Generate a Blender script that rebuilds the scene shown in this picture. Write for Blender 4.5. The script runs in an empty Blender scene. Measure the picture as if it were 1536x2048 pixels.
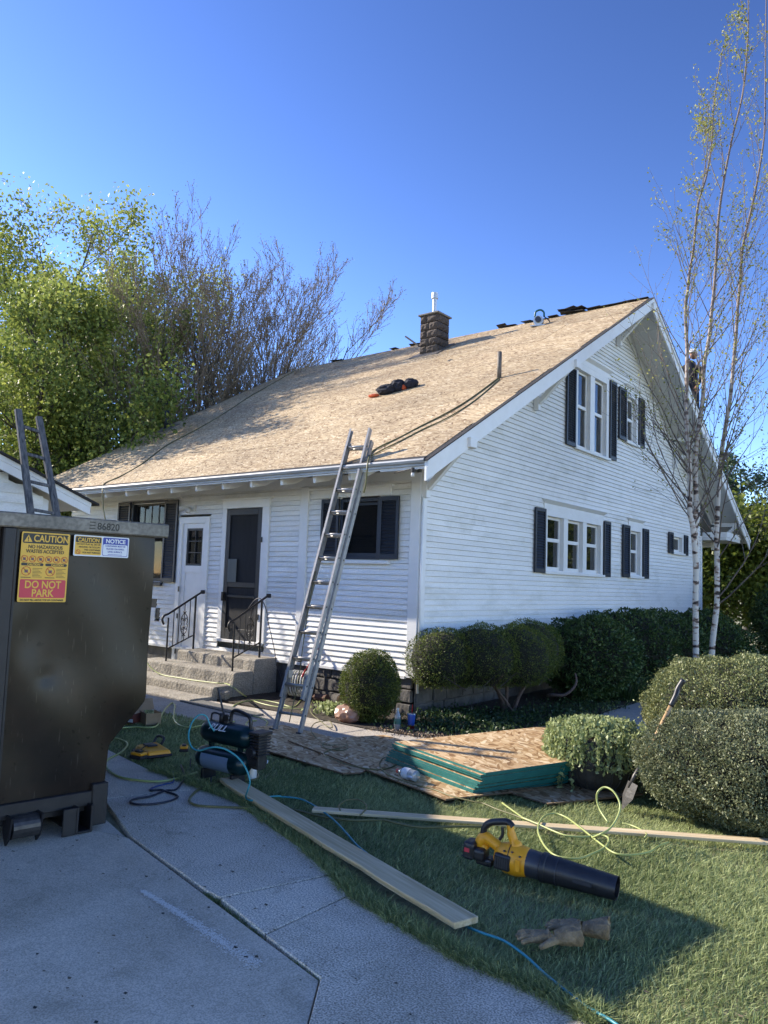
import bpy, math, random
import numpy as np
from mathutils import Vector, Matrix, Quaternion
random.seed(7); rng = np.random.default_rng(7)
scene = bpy.context.scene
COL = scene.collection

# ------------------------------------------------------------------ camera, sky, sun, exposure
cam_data = bpy.data.cameras.new('camera'); cam = bpy.data.objects.new('camera', cam_data); COL.objects.link(cam)
yaw, pitch, roll = math.radians(38.6), math.radians(5.11), math.radians(2.0)
fwd = Vector((-math.sin(yaw)*math.cos(pitch), math.cos(yaw)*math.cos(pitch), math.sin(pitch)))
rt = Vector((math.cos(yaw), math.sin(yaw), 0)); up = rt.cross(fwd)
r2 = rt*math.cos(roll)+up*math.sin(roll); u2 = -rt*math.sin(roll)+up*math.cos(roll)
mm = Matrix((r2, u2, -fwd)).transposed().to_4x4(); mm.translation = (5.82, -8.04, 1.6)
cam.matrix_world = mm
cam_data.sensor_fit = 'VERTICAL'; cam_data.sensor_height = 24; cam_data.lens = 24*1539/2048
cam_data.clip_start = .05; cam_data.clip_end = 6000
scene.camera = cam

SUN = Vector((-.84, -.235, .487)).normalized()
world = bpy.data.worlds.new('World'); scene.world = world; world.use_nodes = True
wn = world.node_tree; bg = wn.nodes['Background']
sky = wn.nodes.new('ShaderNodeTexSky'); sky.sky_type = 'NISHITA'; sky.sun_disc = False
sky.sun_elevation = math.asin(SUN.z); sky.sun_rotation = math.atan2(SUN.x, SUN.y)
sky.altitude = 1300; sky.air_density = 1.0; sky.dust_density = .25; sky.ozone_density = 1.7
grade = wn.nodes.new('ShaderNodeMixRGB'); grade.blend_type = 'MULTIPLY'; grade.inputs[0].default_value = 1; grade.inputs[2].default_value = (.415, .378, .378, 1)
wn.links.new(sky.outputs[0], grade.inputs[1]); gam = wn.nodes.new('ShaderNodeGamma'); gam.inputs[1].default_value = 1.75; wn.links.new(grade.outputs[0], gam.inputs[0]); wn.links.new(gam.outputs[0], bg.inputs[0]); bg.inputs[1].default_value = .15
sl = bpy.data.lights.new('sun', 'SUN'); sl.energy = 2.4; sl.angle = math.radians(.53); sl.color = (1, .90, .76)
so = bpy.data.objects.new('sun', sl); COL.objects.link(so)
so.rotation_euler = (-SUN).to_track_quat('-Z', 'Y').to_euler(); so.location = (-20, -6, 15)
vs = scene.view_settings; vs.view_transform = 'Standard'; vs.look = 'None'; vs.gamma = 1; vs.exposure = 2.0; vs.use_curve_mapping = False

# ------------------------------------------------------------------ materials
def rgb(c): return (c[0], c[1], c[2], 1) if len(c) == 3 else c
def M(name, col, rough=.6, metal=0, col2=None, scale=6, amt=.5, bump=0, bscale=60, detail=4, spec=.5, stretch=(1, 1, 1), tint=False, trans=0, coord='Object', speck=None, objvar=0, stain=None):
    m = bpy.data.materials.new(name); m.use_nodes = True; nt = m.node_tree; N = nt.nodes; L = nt.links
    b = N['Principled BSDF']; b.inputs['Roughness'].default_value = rough; b.inputs['Metallic'].default_value = metal
    b.inputs['Specular IOR Level'].default_value = spec
    tc = N.new('ShaderNodeTexCoord'); mp = N.new('ShaderNodeMapping'); mp.inputs['Scale'].default_value = stretch
    L.new(tc.outputs[coord], mp.inputs[0]); vec = mp.outputs[0]
    last = None
    if col2 is None: b.inputs['Base Color'].default_value = rgb(col)
    else:
        n = N.new('ShaderNodeTexNoise'); n.inputs['Scale'].default_value = scale; n.inputs['Detail'].default_value = detail; n.inputs['Roughness'].default_value = .65
        L.new(vec, n.inputs['Vector'])
        r = N.new('ShaderNodeValToRGB'); w = .5-.45*amt
        r.color_ramp.elements[0].position = .5-.25*(1-amt)-.12; r.color_ramp.elements[1].position = .5+.25*(1-amt)+.12
        r.color_ramp.elements[0].color = rgb(col); r.color_ramp.elements[1].color = rgb(col2)
        L.new(n.outputs['Fac'], r.inputs[0]); last = r.outputs[0]
        if speck:
            n3 = N.new('ShaderNodeTexNoise'); n3.inputs['Scale'].default_value = speck[0]; n3.inputs['Detail'].default_value = 2; L.new(vec, n3.inputs['Vector'])
            r3 = N.new('ShaderNodeValToRGB'); r3.color_ramp.elements[0].position = .38; r3.color_ramp.elements[1].position = .62
            r3.color_ramp.elements[0].color = (1-speck[1],)*3+(1,); r3.color_ramp.elements[1].color = (1+speck[1],)*3+(1,)
            L.new(n3.outputs['Fac'], r3.inputs[0])
            x = N.new('ShaderNodeMixRGB'); x.blend_type = 'MULTIPLY'; x.inputs[0].default_value = 1; L.new(last, x.inputs[1]); L.new(r3.outputs[0], x.inputs[2]); last = x.outputs[0]
        if stain:
            for sc_, lo_, hi_, am_ in stain:
                n5 = N.new('ShaderNodeTexNoise'); n5.inputs['Scale'].default_value = sc_; n5.inputs['Detail'].default_value = 9; n5.inputs['Roughness'].default_value = .7; n5.inputs['Distortion'].default_value = .6; L.new(vec, n5.inputs['Vector'])
                r5 = N.new('ShaderNodeValToRGB'); r5.color_ramp.elements[0].position = lo_; r5.color_ramp.elements[1].position = hi_; r5.color_ramp.elements[0].color = (am_, am_, am_*.97, 1); r5.color_ramp.elements[1].color = (1, 1, 1, 1); L.new(n5.outputs['Fac'], r5.inputs[0])
                x = N.new('ShaderNodeMixRGB'); x.blend_type = 'MULTIPLY'; x.inputs[0].default_value = 1; L.new(last, x.inputs[1]); L.new(r5.outputs[0], x.inputs[2]); last = x.outputs[0]
        if objvar:
            oi = N.new('ShaderNodeObjectInfo'); mr_ = N.new('ShaderNodeMapRange'); L.new(oi.outputs['Random'], mr_.inputs[0]); mr_.inputs[3].default_value = 1-objvar; mr_.inputs[4].default_value = 1+objvar*.4
            x = N.new('ShaderNodeMixRGB'); x.blend_type = 'MULTIPLY'; x.inputs[0].default_value = 1; L.new(last, x.inputs[1]); L.new(mr_.outputs[0], x.inputs[2]); last = x.outputs[0]
        if tint:
            at = N.new('ShaderNodeAttribute'); at.attribute_name = 'tint'
            h = N.new('ShaderNodeMixRGB'); h.blend_type = 'MIX'; L.new(at.outputs['Fac'], h.inputs[0]); h.inputs[1].default_value = rgb(col); h.inputs[2].default_value = rgb(col2); last = h.outputs[0]
        L.new(last, b.inputs['Base Color'])
    if bump:
        n2 = N.new('ShaderNodeTexNoise'); n2.inputs['Scale'].default_value = bscale; n2.inputs['Detail'].default_value = 4; L.new(vec, n2.inputs['Vector'])
        bp = N.new('ShaderNodeBump'); bp.inputs['Strength'].default_value = bump; bp.inputs['Distance'].default_value = .02
        L.new(n2.outputs['Fac'], bp.inputs['Height']); L.new(bp.outputs[0], b.inputs['Normal'])
    if trans:
        tr = N.new('ShaderNodeBsdfTranslucent'); mx = N.new('ShaderNodeMixShader'); mx.inputs[0].default_value = trans
        if last is not None: L.new(last, tr.inputs[0])
        else: tr.inputs[0].default_value = rgb(col)
        L.new(b.outputs[0], mx.inputs[1]); L.new(tr.outputs[0], mx.inputs[2]); L.new(mx.outputs[0], N['Material Output'].inputs[0])
    return m

def osb_material(name, tones, bumpy=.35, fs=1):
    m = bpy.data.materials.new(name); m.use_nodes = True; nt = m.node_tree; N = nt.nodes; L = nt.links
    b = N['Principled BSDF']; b.inputs['Roughness'].default_value = .75; b.inputs['Specular IOR Level'].default_value = .25
    tc = N.new('ShaderNodeTexCoord'); oi = N.new('ShaderNodeObjectInfo')
    add = N.new('ShaderNodeVectorMath'); add.operation = 'MULTIPLY_ADD'; L.new(oi.outputs['Random'], add.inputs[0]); add.inputs[1].default_value = (37, 61, 0); L.new(tc.outputs['Object'], add.inputs[2])
    nz = N.new('ShaderNodeTexNoise'); nz.inputs['Scale'].default_value = 5; nz.inputs['Detail'].default_value = 1; L.new(add.outputs[0], nz.inputs['Vector'])
    dis = N.new('ShaderNodeVectorMath'); dis.operation = 'MULTIPLY_ADD'; L.new(nz.outputs['Color'], dis.inputs[0]); dis.inputs[1].default_value = (.12, .12, 0); L.new(add.outputs[0], dis.inputs[2])
    outs = []
    for rot, sc in ((.15, (10, 42, 1)), (-.35, (11, 40, 1)), (.75, (9, 34, 1))):
        mp = N.new('ShaderNodeMapping'); mp.vector_type = 'POINT'; mp.inputs['Rotation'].default_value = (0, 0, rot); L.new(dis.outputs[0], mp.inputs[0])
        m2 = N.new('ShaderNodeVectorMath'); m2.operation = 'MULTIPLY'; L.new(mp.outputs[0], m2.inputs[0]); m2.inputs[1].default_value = (sc[0]*fs, sc[1]*fs, 1)
        v = N.new('ShaderNodeTexVoronoi'); v.voronoi_dimensions = '2D'; v.inputs['Scale'].default_value = 1; L.new(m2.outputs[0], v.inputs['Vector'])
        sp = N.new('ShaderNodeSeparateColor'); L.new(v.outputs['Color'], sp.inputs[0]); outs.append(sp)
    g1 = N.new('ShaderNodeMath'); g1.operation = 'GREATER_THAN'; L.new(outs[0].outputs[1], g1.inputs[0]); g1.inputs[1].default_value = .5
    mx = N.new('ShaderNodeMix'); L.new(g1.outputs[0], mx.inputs[0]); L.new(outs[0].outputs[0], mx.inputs[2]); L.new(outs[1].outputs[0], mx.inputs[3])
    g2 = N.new('ShaderNodeMath'); g2.operation = 'GREATER_THAN'; L.new(outs[2].outputs[1], g2.inputs[0]); g2.inputs[1].default_value = .68
    mx2 = N.new('ShaderNodeMix'); L.new(g2.outputs[0], mx2.inputs[0]); L.new(mx.outputs[0], mx2.inputs[2]); L.new(outs[2].outputs[0], mx2.inputs[3])
    r = N.new('ShaderNodeValToRGB'); e = r.color_ramp.elements
    e[0].position = 0; e[0].color = rgb(tones[0]); e[1].position = 1; e[1].color = rgb(tones[-1])
    for i, t in enumerate(tones[1:-1]):
        x = e.new((i+1)/(len(tones)-1)); x.color = rgb(t)
    L.new(mx2.outputs[0], r.inputs[0])
    big = N.new('ShaderNodeTexNoise'); big.inputs['Scale'].default_value = .9; big.inputs['Detail'].default_value = 3; L.new(add.outputs[0], big.inputs['Vector'])
    rr = N.new('ShaderNodeValToRGB'); rr.color_ramp.elements[0].position = .3; rr.color_ramp.elements[1].position = .7
    rr.color_ramp.elements[0].color = (.76, .75, .74, 1); rr.color_ramp.elements[1].color = (1.08, 1.08, 1.06, 1); L.new(big.outputs['Fac'], rr.inputs[0])
    ml = N.new('ShaderNodeMixRGB'); ml.blend_type = 'MULTIPLY'; ml.inputs[0].default_value = 1; L.new(r.outputs[0], ml.inputs[1]); L.new(rr.outputs[0], ml.inputs[2])
    mr_ = N.new('ShaderNodeMapRange'); L.new(oi.outputs['Random'], mr_.inputs[0]); mr_.inputs[3].default_value = .86; mr_.inputs[4].default_value = 1.06
    xx = N.new('ShaderNodeMixRGB'); xx.blend_type = 'MULTIPLY'; xx.inputs[0].default_value = 1; L.new(ml.outputs[0], xx.inputs[1]); L.new(mr_.outputs[0], xx.inputs[2]); L.new(xx.outputs[0], b.inputs['Base Color'])
    bp = N.new('ShaderNodeBump'); bp.inputs['Strength'].default_value = bumpy; bp.inputs['Distance'].default_value = .004; L.new(mx2.outputs[0], bp.inputs['Height']); L.new(bp.outputs[0], b.inputs['Normal'])
    return m

def wood_material(name, a, b_, rough=.65, scale=1.0, axis=0):
    m = bpy.data.materials.new(name); m.use_nodes = True; nt = m.node_tree; N = nt.nodes; L = nt.links
    b = N['Principled BSDF']; b.inputs['Roughness'].default_value = rough; b.inputs['Specular IOR Level'].default_value = .3
    tc = N.new('ShaderNodeTexCoord'); mp = N.new('ShaderNodeMapping'); s = [38*scale]*3; s[axis] = 1.6*scale; mp.inputs['Scale'].default_value = s; L.new(tc.outputs['Object'], mp.inputs[0])
    n = N.new('ShaderNodeTexNoise'); n.inputs['Scale'].default_value = 1; n.inputs['Detail'].default_value = 6; n.inputs['Distortion'].default_value = .6; L.new(mp.outputs[0], n.inputs['Vector'])
    r = N.new('ShaderNodeValToRGB'); r.color_ramp.elements[0].position = .3; r.color_ramp.elements[1].position = .72; r.color_ramp.elements[0].color = rgb(a); r.color_ramp.elements[1].color = rgb(b_); L.new(n.outputs['Fac'], r.inputs[0])
    L.new(r.outputs[0], b.inputs['Base Color'])
    bp = N.new('ShaderNodeBump'); bp.inputs['Strength'].default_value = .25; bp.inputs['Distance'].default_value = .004; L.new(n.outputs['Fac'], bp.inputs['Height']); L.new(bp.outputs[0], b.inputs['Normal'])
    return m

def glass_material(name, tintc, alpha, ior=1.5):
    m = bpy.data.materials.new(name); m.use_nodes = True; nt = m.node_tree; N = nt.nodes; L = nt.links
    b = N['Principled BSDF']; b.inputs['Base Color'].default_value = rgb(tintc); b.inputs['Roughness'].default_value = .03; b.inputs['Specular IOR Level'].default_value = .8 if ior > 1.3 else .1
    tr = N.new('ShaderNodeBsdfTransparent'); tr.inputs[0].default_value = (.75, .8, .85, 1); mx = N.new('ShaderNodeMixShader'); mx.inputs[0].default_value = alpha
    gl = N.new('ShaderNodeBsdfGlossy'); gl.inputs['Roughness'].default_value = .02; fr = N.new('ShaderNodeFresnel'); fr.inputs[0].default_value = ior
    m3 = N.new('ShaderNodeMixShader'); L.new(fr.outputs[0], m3.inputs[0])
    L.new(tr.outputs[0], mx.inputs[1]); L.new(b.outputs[0], mx.inputs[2]); L.new(mx.outputs[0], m3.inputs[1]); L.new(gl.outputs[0], m3.inputs[2]); L.new(m3.outputs[0], N['Material Output'].inputs[0])
    return m

WHITE = M('white paint', (.62, .62, .60), .55, col2=(.76, .76, .75), scale=3, amt=.2, bump=.05, bscale=40)
TRIM = M('white trim paint', (.68, .68, .66), .5, col2=(.78, .78, .77), scale=5, amt=.2)
SIDING = M('white siding paint', (.74, .735, .70), .6, col2=(.82, .81, .785), scale=1.6, amt=.1, bump=.15, bscale=60, stretch=(1, 1, 3), speck=(45, .05), objvar=.07, stain=[(1.1, .36, .5, .86), (9, .30, .38, .8)])
SOFFIT = M('soffit paint', (.55, .55, .53), .6, col2=(.66, .66, .64), scale=2, amt=.2)
NAVY = M('navy shutter paint', (.006, .010, .019), .5, col2=(.012, .017, .028), scale=9)
DOORBLK = M('dark door paint', (.004, .005, .008), .55, col2=(.010, .011, .014), scale=12)
SCREEN = M('insect screen', (.005, .006, .008), .9, col2=(.014, .015, .018), scale=3, stretch=(4, 1, .6))
IRON = M('wrought iron', (.012, .012, .014), .5, .3, col2=(.03, .024, .02), scale=30)
CONC = M('concrete drive', (.58, .49, .37), .9, col2=(.72, .63, .49), scale=.9, amt=.0, bump=.1, bscale=300, detail=8, speck=(150, .22), stain=[(.8, .38, .60, .74), (3.5, .32, .46, .76), (26, .28, .34, .5), (240, .34, .42, .82)])
CONC2 = M('aggregate concrete', (.58, .49, .37), .95, col2=(.75, .66, .52), scale=1.6, amt=.0, bump=.12, bscale=230, detail=8, speck=(120, .42), objvar=.10, stain=[(1.2, .38, .58, .74), (5, .32, .45, .7), (30, .30, .36, .45), (200, .38, .46, .65)])
CONC3 = M('old step concrete', (.20, .18, .15), .95, col2=(.38, .35, .295), scale=4, amt=.2, bump=.9, bscale=26, detail=8, speck=(60, .25))
WALKM = M('walk concrete', (.34, .30, .25), .95, col2=(.50, .46, .40), scale=2, amt=.1, bump=.5, bscale=60, detail=8, speck=(70, .2))
STONE = M('foundation stone', (.05, .048, .045), .95, col2=(.17, .16, .15), scale=5, amt=.4, bump=1, bscale=14, detail=6)
BROWNST = M('chimney stone', (.042, .032, .026), .95, col2=(.125, .10, .083), scale=8, amt=.3, bump=1, bscale=20, detail=6)
CAPM = M('chimney cap concrete', (.13, .125, .115), .95, col2=(.24, .23, .21), scale=8, bump=.4)
MORTAR = M('mortar', (.2, .19, .17), .95, col2=(.3, .28, .26), scale=20)
SHINGLE = M('old shingle', (.015, .015, .017), .95, col2=(.05, .048, .05), scale=14, bump=.6, bscale=120)
ALU = M('aluminium', (.26, .25, .235), .5, .45, col2=(.46, .45, .43), scale=14, amt=.2, bump=.06, bscale=40)
GALV = M('galvanised steel', (.45, .47, .48), .45, .7, col2=(.6, .62, .63), scale=12)
PIPEM = M('vent pipe', (.10, .09, .08), .7, .3, col2=(.22, .19, .16), scale=20)
GUTTER = M('gutter paint', (.20, .21, .22), .5, col2=(.50, .51, .50), scale=6, amt=.5, stretch=(.6, 4, 4))
OLDWOOD = wood_material('weathered ladder wood', (.035, .04, .05), (.16, .16, .165), .8, 1, 2)
LUMBER = wood_material('fresh lumber', (.46, .36, .21), (.74, .61, .40), .6, 1, 0)
LUMBER2 = wood_material('grey sawn lumber', (.42, .32, .17), (.70, .57, .35), .7, 1, 0)
OSBROOF = osb_material('roof strand board', [(.20, .13, .07), (.38, .275, .16), (.48, .365, .22), (.55, .43, .27), (.66, .55, .38)], .6, 1.35)
OSBGROUND = osb_material('strand board', [(.22, .12, .05), (.42, .27, .13), (.52, .35, .19), (.60, .44, .25), (.74, .60, .40)], .4)
TEAL = M('green board edge', (.0, .085, .085), .6, col2=(.01, .17, .155), scale=18, stretch=(1, 1, 4), amt=.5)
SOIL = M('lawn soil', (.19, .18, .09), .95, col2=(.34, .32, .19), scale=14, bump=.6, bscale=40)
BED = M('garden soil', (.018, .014, .010), .95, col2=(.07, .055, .04), scale=18, bump=1, bscale=30)
GRASSM = M('grass blade', (.12, .17, .055), .55, col2=(.50, .55, .26), tint=True, trans=.3, spec=.3)
LEAF = M('spring leaf', (.09, .14, .025), .5, col2=(.38, .42, .10), tint=True, trans=.42, spec=.3)
LEAFD = M('dark leaf', (.022, .05, .012), .5, col2=(.085, .14, .035), tint=True, trans=.15, spec=.4)
LEAFY = M('yew needle', (.035, .065, .010), .5, col2=(.20, .235, .045), tint=True, trans=.2, spec=.3)
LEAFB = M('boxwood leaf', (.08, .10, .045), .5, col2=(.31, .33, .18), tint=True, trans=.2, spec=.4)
LEAFB2 = M('yellower boxwood leaf', (.10, .125, .04), .5, col2=(.35, .37, .16), tint=True, trans=.2)  # yellower, lighter copy; light contrast with the near mound put into the tint
LEAFBI = M('birch leaf', (.16, .19, .03), .5, col2=(.42, .40, .10), tint=True, trans=.45, spec=.3)
LEAFV = M('vine leaf', (.11, .17, .05), .5, col2=(.45, .50, .24), tint=True, trans=.3, spec=.4)
LEAFFAR = M('sunlit far leaf', (.09, .13, .02), .5, col2=(.28, .32, .05), tint=True, trans=.4)
LEAFPINE = M('blue green needle', (.012, .035, .018), .6, col2=(.04, .09, .04), tint=True, trans=.1)
BUD = M('brown bud', (.15, .12, .07), .8, col2=(.34, .29, .18), tint=True)
BARK = M('grey bark', (.035, .03, .026), .95, col2=(.10, .09, .08), scale=10, bump=.6, bscale=30)
TWIG = M('dark twig', (.03, .022, .018), .9, col2=(.09, .07, .06), scale=8)
GREYTWIG = M('grey brown twig', (.14, .10, .065), .9, col2=(.30, .23, .155), scale=3)
CORE = M('shaded twig mass', (.006, .009, .004), .95, col2=(.018, .018, .010), scale=25, bump=1, bscale=30)  # near-black colour holds the shade inside the foliage
BIRCHT = M('birch twig', (.035, .025, .022), .7, col2=(.24, .19, .16), scale=7)
RUBBERY = M('yellow green hose', (.28, .33, .10), .4, col2=(.40, .44, .17), scale=3)
RUBBERT = M('teal hose', (.02, .20, .24), .4, col2=(.05, .30, .34), scale=3)
RUBBERO = M('olive cord', (.10, .095, .03), .5, col2=(.16, .15, .06), scale=5)
RUBBERN = M('dark cord', (.008, .010, .022), .45)
CORDBLUE = M('blue cord', (.01, .04, .16), .45)
WHITEPL = M('white plastic', (.6, .6, .58), .4)
REDPL = M('red plastic', (.45, .02, .02), .4)
BLACKPL = M('black plastic', (.010, .010, .012), .42, col2=(.022, .022, .026), scale=20)
DGREYPL = M('dark grey plastic', (.03, .032, .04), .38)
YELLOW = M('yellow plastic', (.70, .29, .008), .42, col2=(.80, .37, .015), scale=15)
GREENP = M('dark green tank paint', (.002, .020, .026), .3, .1)
STEELD = M('dark steel', (.03, .03, .032), .45, .6, col2=(.09, .085, .08), scale=20)
LEATHER = M('brown leather', (.12, .085, .045), .9, col2=(.34, .26, .15), scale=22, bump=1, bscale=35)
CARD = M('brown cardboard', (.26, .17, .09), .85, col2=(.36, .25, .14), scale=9)
TERRA = M('pink clear plastic bag', (.36, .20, .14), .3, col2=(.62, .42, .33), scale=9, trans=.3)
BLUEC = M('blue tumbler', (.02, .07, .35), .3, col2=(.05, .14, .5), scale=20)
CLEAR = glass_material('clear bottle plastic', (.55, .62, .66), .45)
GLASS = glass_material('window glass', (.02, .025, .03), .35)
GLASSD = glass_material('dull screened glass', (.012, .014, .016), .5, 1.12)
CURTAIN = M('curtain cloth', (.20, .20, .22), .9, col2=(.36, .36, .38), scale=5, stretch=(6, 6, .2))
BLIND = M('window blind', (.045, .035, .032), .8, col2=(.09, .07, .065), scale=4)
DARKROOM = M('dark interior', (.01, .01, .012), .9)
POTM = M('dark pot', (.018, .018, .018), .65, col2=(.06, .055, .05), scale=9, bump=.4, bscale=30)
PAPER = M('paper notice', (.12, .13, .12), .8)
CLOTHD = M('dark cloth', (.006, .007, .014), .9, col2=(.02, .022, .035), scale=25)
ORANGE = M('orange cloth', (.5, .09, .03), .8)
SKIN = M('skin', (.30, .15, .09), .6)
WHITECAP = M('white cap cloth', (.75, .75, .74), .7)
CONE = M('grout', (.3, .3, .3), .9)
PRINTY = M('yellow sticker', (.66, .40, .045), .5); PRINTK = M('black print', (.02, .018, .012), .5); PRINTR = M('red print', (.50, .035, .055), .5)
PRINTW = M('white print', (.62, .66, .70), .5); PRINTB = M('blue print', (.03, .05, .30), .5); PRINTG = M('grey print', (.10, .10, .10), .5)
LABELB = M('tank label', (.15, .22, .33), .4)
STRAW = M('dry leaf litter', (.12, .08, .05), .9, col2=(.42, .33, .24), tint=True)

def dumpster_material():
    m = bpy.data.materials.new('worn dumpster steel'); m.use_nodes = True; nt = m.node_tree; N = nt.nodes; L = nt.links
    b = N['Principled BSDF']; b.inputs['Metallic'].default_value = .25; b.inputs['Specular IOR Level'].default_value = .3
    tc = N.new('ShaderNodeTexCoord')
    n = N.new('ShaderNodeTexNoise'); n.inputs['Scale'].default_value = 2.6; n.inputs['Detail'].default_value = 8; n.inputs['Roughness'].default_value = .6; L.new(tc.outputs['Object'], n.inputs['Vector'])
    r = N.new('ShaderNodeValToRGB'); e = r.color_ramp.elements; e[0].position = .35; e[0].color = (.010, .0085, .007, 1); e[1].position = .7; e[1].color = (.019, .016, .0125, 1); L.new(n.outputs['Fac'], r.inputs[0])
    n2 = N.new('ShaderNodeTexNoise'); n2.inputs['Scale'].default_value = 1.3; n2.inputs['Detail'].default_value = 10; n2.inputs['Roughness'].default_value = .7
    mp = N.new('ShaderNodeMapping'); mp.inputs['Location'].default_value = (3.1, 0, 1.7); mp.inputs['Scale'].default_value = (1, 1, 1.4); L.new(tc.outputs['Object'], mp.inputs[0]); L.new(mp.outputs[0], n2.inputs['Vector'])
    r2_ = N.new('ShaderNodeValToRGB'); e = r2_.color_ramp.elements; e[0].position = .46; e[0].color = (0, 0, 0, 1); e[1].position = .68; e[1].color = (.6, .6, .6, 1); L.new(n2.outputs['Fac'], r2_.inputs[0])
    mx = N.new('ShaderNodeMixRGB'); L.new(r2_.outputs[0], mx.inputs[0]); L.new(r.outputs[0], mx.inputs[1]); mx.inputs[2].default_value = (.030, .017, .011, 1)
    n3 = N.new('ShaderNodeTexNoise'); n3.inputs['Scale'].default_value = 24; n3.inputs['Detail'].default_value = 3; L.new(tc.outputs['Object'], n3.inputs['Vector'])
    r3 = N.new('ShaderNodeValToRGB'); e = r3.color_ramp.elements; e[0].position = .27; e[0].color = (.25, .2, .16, 1); e[1].position = .34; e[1].color = (1, 1, 1, 1); L.new(n3.outputs['Fac'], r3.inputs[0])
    m2 = N.new('ShaderNodeMixRGB'); m2.blend_type = 'MULTIPLY'; m2.inputs[0].default_value = 1; L.new(mx.outputs[0], m2.inputs[1]); L.new(r3.outputs[0], m2.inputs[2]); L.new(m2.outputs[0], b.inputs['Base Color'])
    rr = N.new('ShaderNodeMapRange'); L.new(n.outputs['Fac'], rr.inputs[0]); rr.inputs[3].default_value = .24; rr.inputs[4].default_value = .36; L.new(rr.outputs[0], b.inputs['Roughness'])
    mps = N.new('ShaderNodeMapping'); mps.inputs['Scale'].default_value = (14, 14, 1.2); mps.inputs['Rotation'].default_value = (0, .25, 0); L.new(tc.outputs['Object'], mps.inputs[0])
    n6 = N.new('ShaderNodeTexNoise'); n6.inputs['Scale'].default_value = 6; n6.inputs['Detail'].default_value = 3; L.new(mps.outputs[0], n6.inputs['Vector'])
    r6 = N.new('ShaderNodeValToRGB'); e = r6.color_ramp.elements; e[0].position = .66; e[0].color = (0, 0, 0, 1); e[1].position = .72; e[1].color = (.55, .55, .55, 1); L.new(n6.outputs['Fac'], r6.inputs[0])
    m6 = N.new('ShaderNodeMixRGB'); L.new(r6.outputs[0], m6.inputs[0]); L.new(m2.outputs[0], m6.inputs[1]); m6.inputs[2].default_value = (.07, .06, .05, 1); L.new(m6.outputs[0], b.inputs['Base Color'])
    bp = N.new('ShaderNodeBump'); bp.inputs['Strength'].default_value = .12; bp.inputs['Distance'].default_value = .04
    n4 = N.new('ShaderNodeTexNoise'); n4.inputs['Scale'].default_value = 1.6; n4.inputs['Detail'].default_value = 2; L.new(tc.outputs['Object'], n4.inputs['Vector']); L.new(n4.outputs['Fac'], bp.inputs['Height']); L.new(bp.outputs[0], b.inputs['Normal'])
    return m
DSTEEL = dumpster_material()
DBLACK = M('dumpster black paint', (.006, .006, .008), .5, .1, col2=(.014, .014, .016), scale=10, bump=.1, bscale=20)
RUST = M('rusty steel', (.02, .012, .010), .8, .2, col2=(.10, .048, .026), scale=14, amt=.6, bump=.3, bscale=60)
RIMM = M('worn rim paint', (.05, .048, .042), .5, .15, col2=(.22, .205, .17), scale=3.2, amt=.2, stretch=(1, 1, 1), speck=(40, .2))

def birch_bark():
    m = bpy.data.materials.new('birch bark'); m.use_nodes = True; nt = m.node_tree; N = nt.nodes; L = nt.links
    b = N['Principled BSDF']; b.inputs['Roughness'].default_value = .7
    tc = N.new('ShaderNodeTexCoord'); mp = N.new('ShaderNodeMapping'); mp.inputs['Scale'].default_value = (6, 6, 16); L.new(tc.outputs['Object'], mp.inputs[0])
    n = N.new('ShaderNodeTexNoise'); n.inputs['Scale'].default_value = 1; n.inputs['Detail'].default_value = 5; L.new(mp.outputs[0], n.inputs['Vector'])
    r = N.new('ShaderNodeValToRGB'); e = r.color_ramp.elements; e[0].position = .38; e[0].color = (.03, .022, .02, 1); e[1].position = .5; e[1].color = (.62, .58, .52, 1); x = e.new(.44); x.color = (.30, .20, .15, 1)
    L.new(n.outputs['Fac'], r.inputs[0])
    sp = N.new('ShaderNodeSeparateXYZ'); L.new(tc.outputs['Object'], sp.inputs[0])
    mr = N.new('ShaderNodeMapRange'); mr.inputs[1].default_value = 2.5; mr.inputs[2].default_value = 7; L.new(sp.outputs[2], mr.inputs[0])
    mx = N.new('ShaderNodeMixRGB'); L.new(mr.outputs[0], mx.inputs[0]); L.new(r.outputs[0], mx.inputs[1]); mx.inputs[2].default_value = (.15, .11, .095, 1)
    L.new(mx.outputs[0], b.inputs['Base Color'])
    return m
BIRCH = birch_bark()

# ------------------------------------------------------------------ mesh helpers
def gz(y):
    t = np.clip((np.asarray(y, float)+3.2)/1.6, 0, 1); return -.08*(t*t*(3-2*t))
def tag(o, label=None, cat=None, group=None, kind=None):
    if label: o['label'] = label
    if cat: o['category'] = cat
    if group: o['group'] = group
    if kind: o['kind'] = kind
    return o
def E(name, loc=(0, 0, 0), rz=0, label=None, cat=None, group=None, kind=None, parent=None, rot=None):
    o = bpy.data.objects.new(name, None); COL.objects.link(o); o.location = loc
    o.rotation_euler = rot if rot else (0, 0, rz); o.empty_display_size = .1
    if parent: o.parent = parent
    return tag(o, label, cat, group, kind)
def chain_matrix(o):
    m = Matrix.Identity(4)
    while o is not None:
        m = o.matrix_parent_inverse @ Matrix.LocRotScale(o.location, o.rotation_euler, o.scale) @ m if False else Matrix.LocRotScale(o.location, o.rotation_euler, o.scale) @ m
        o = o.parent
    return m
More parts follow.
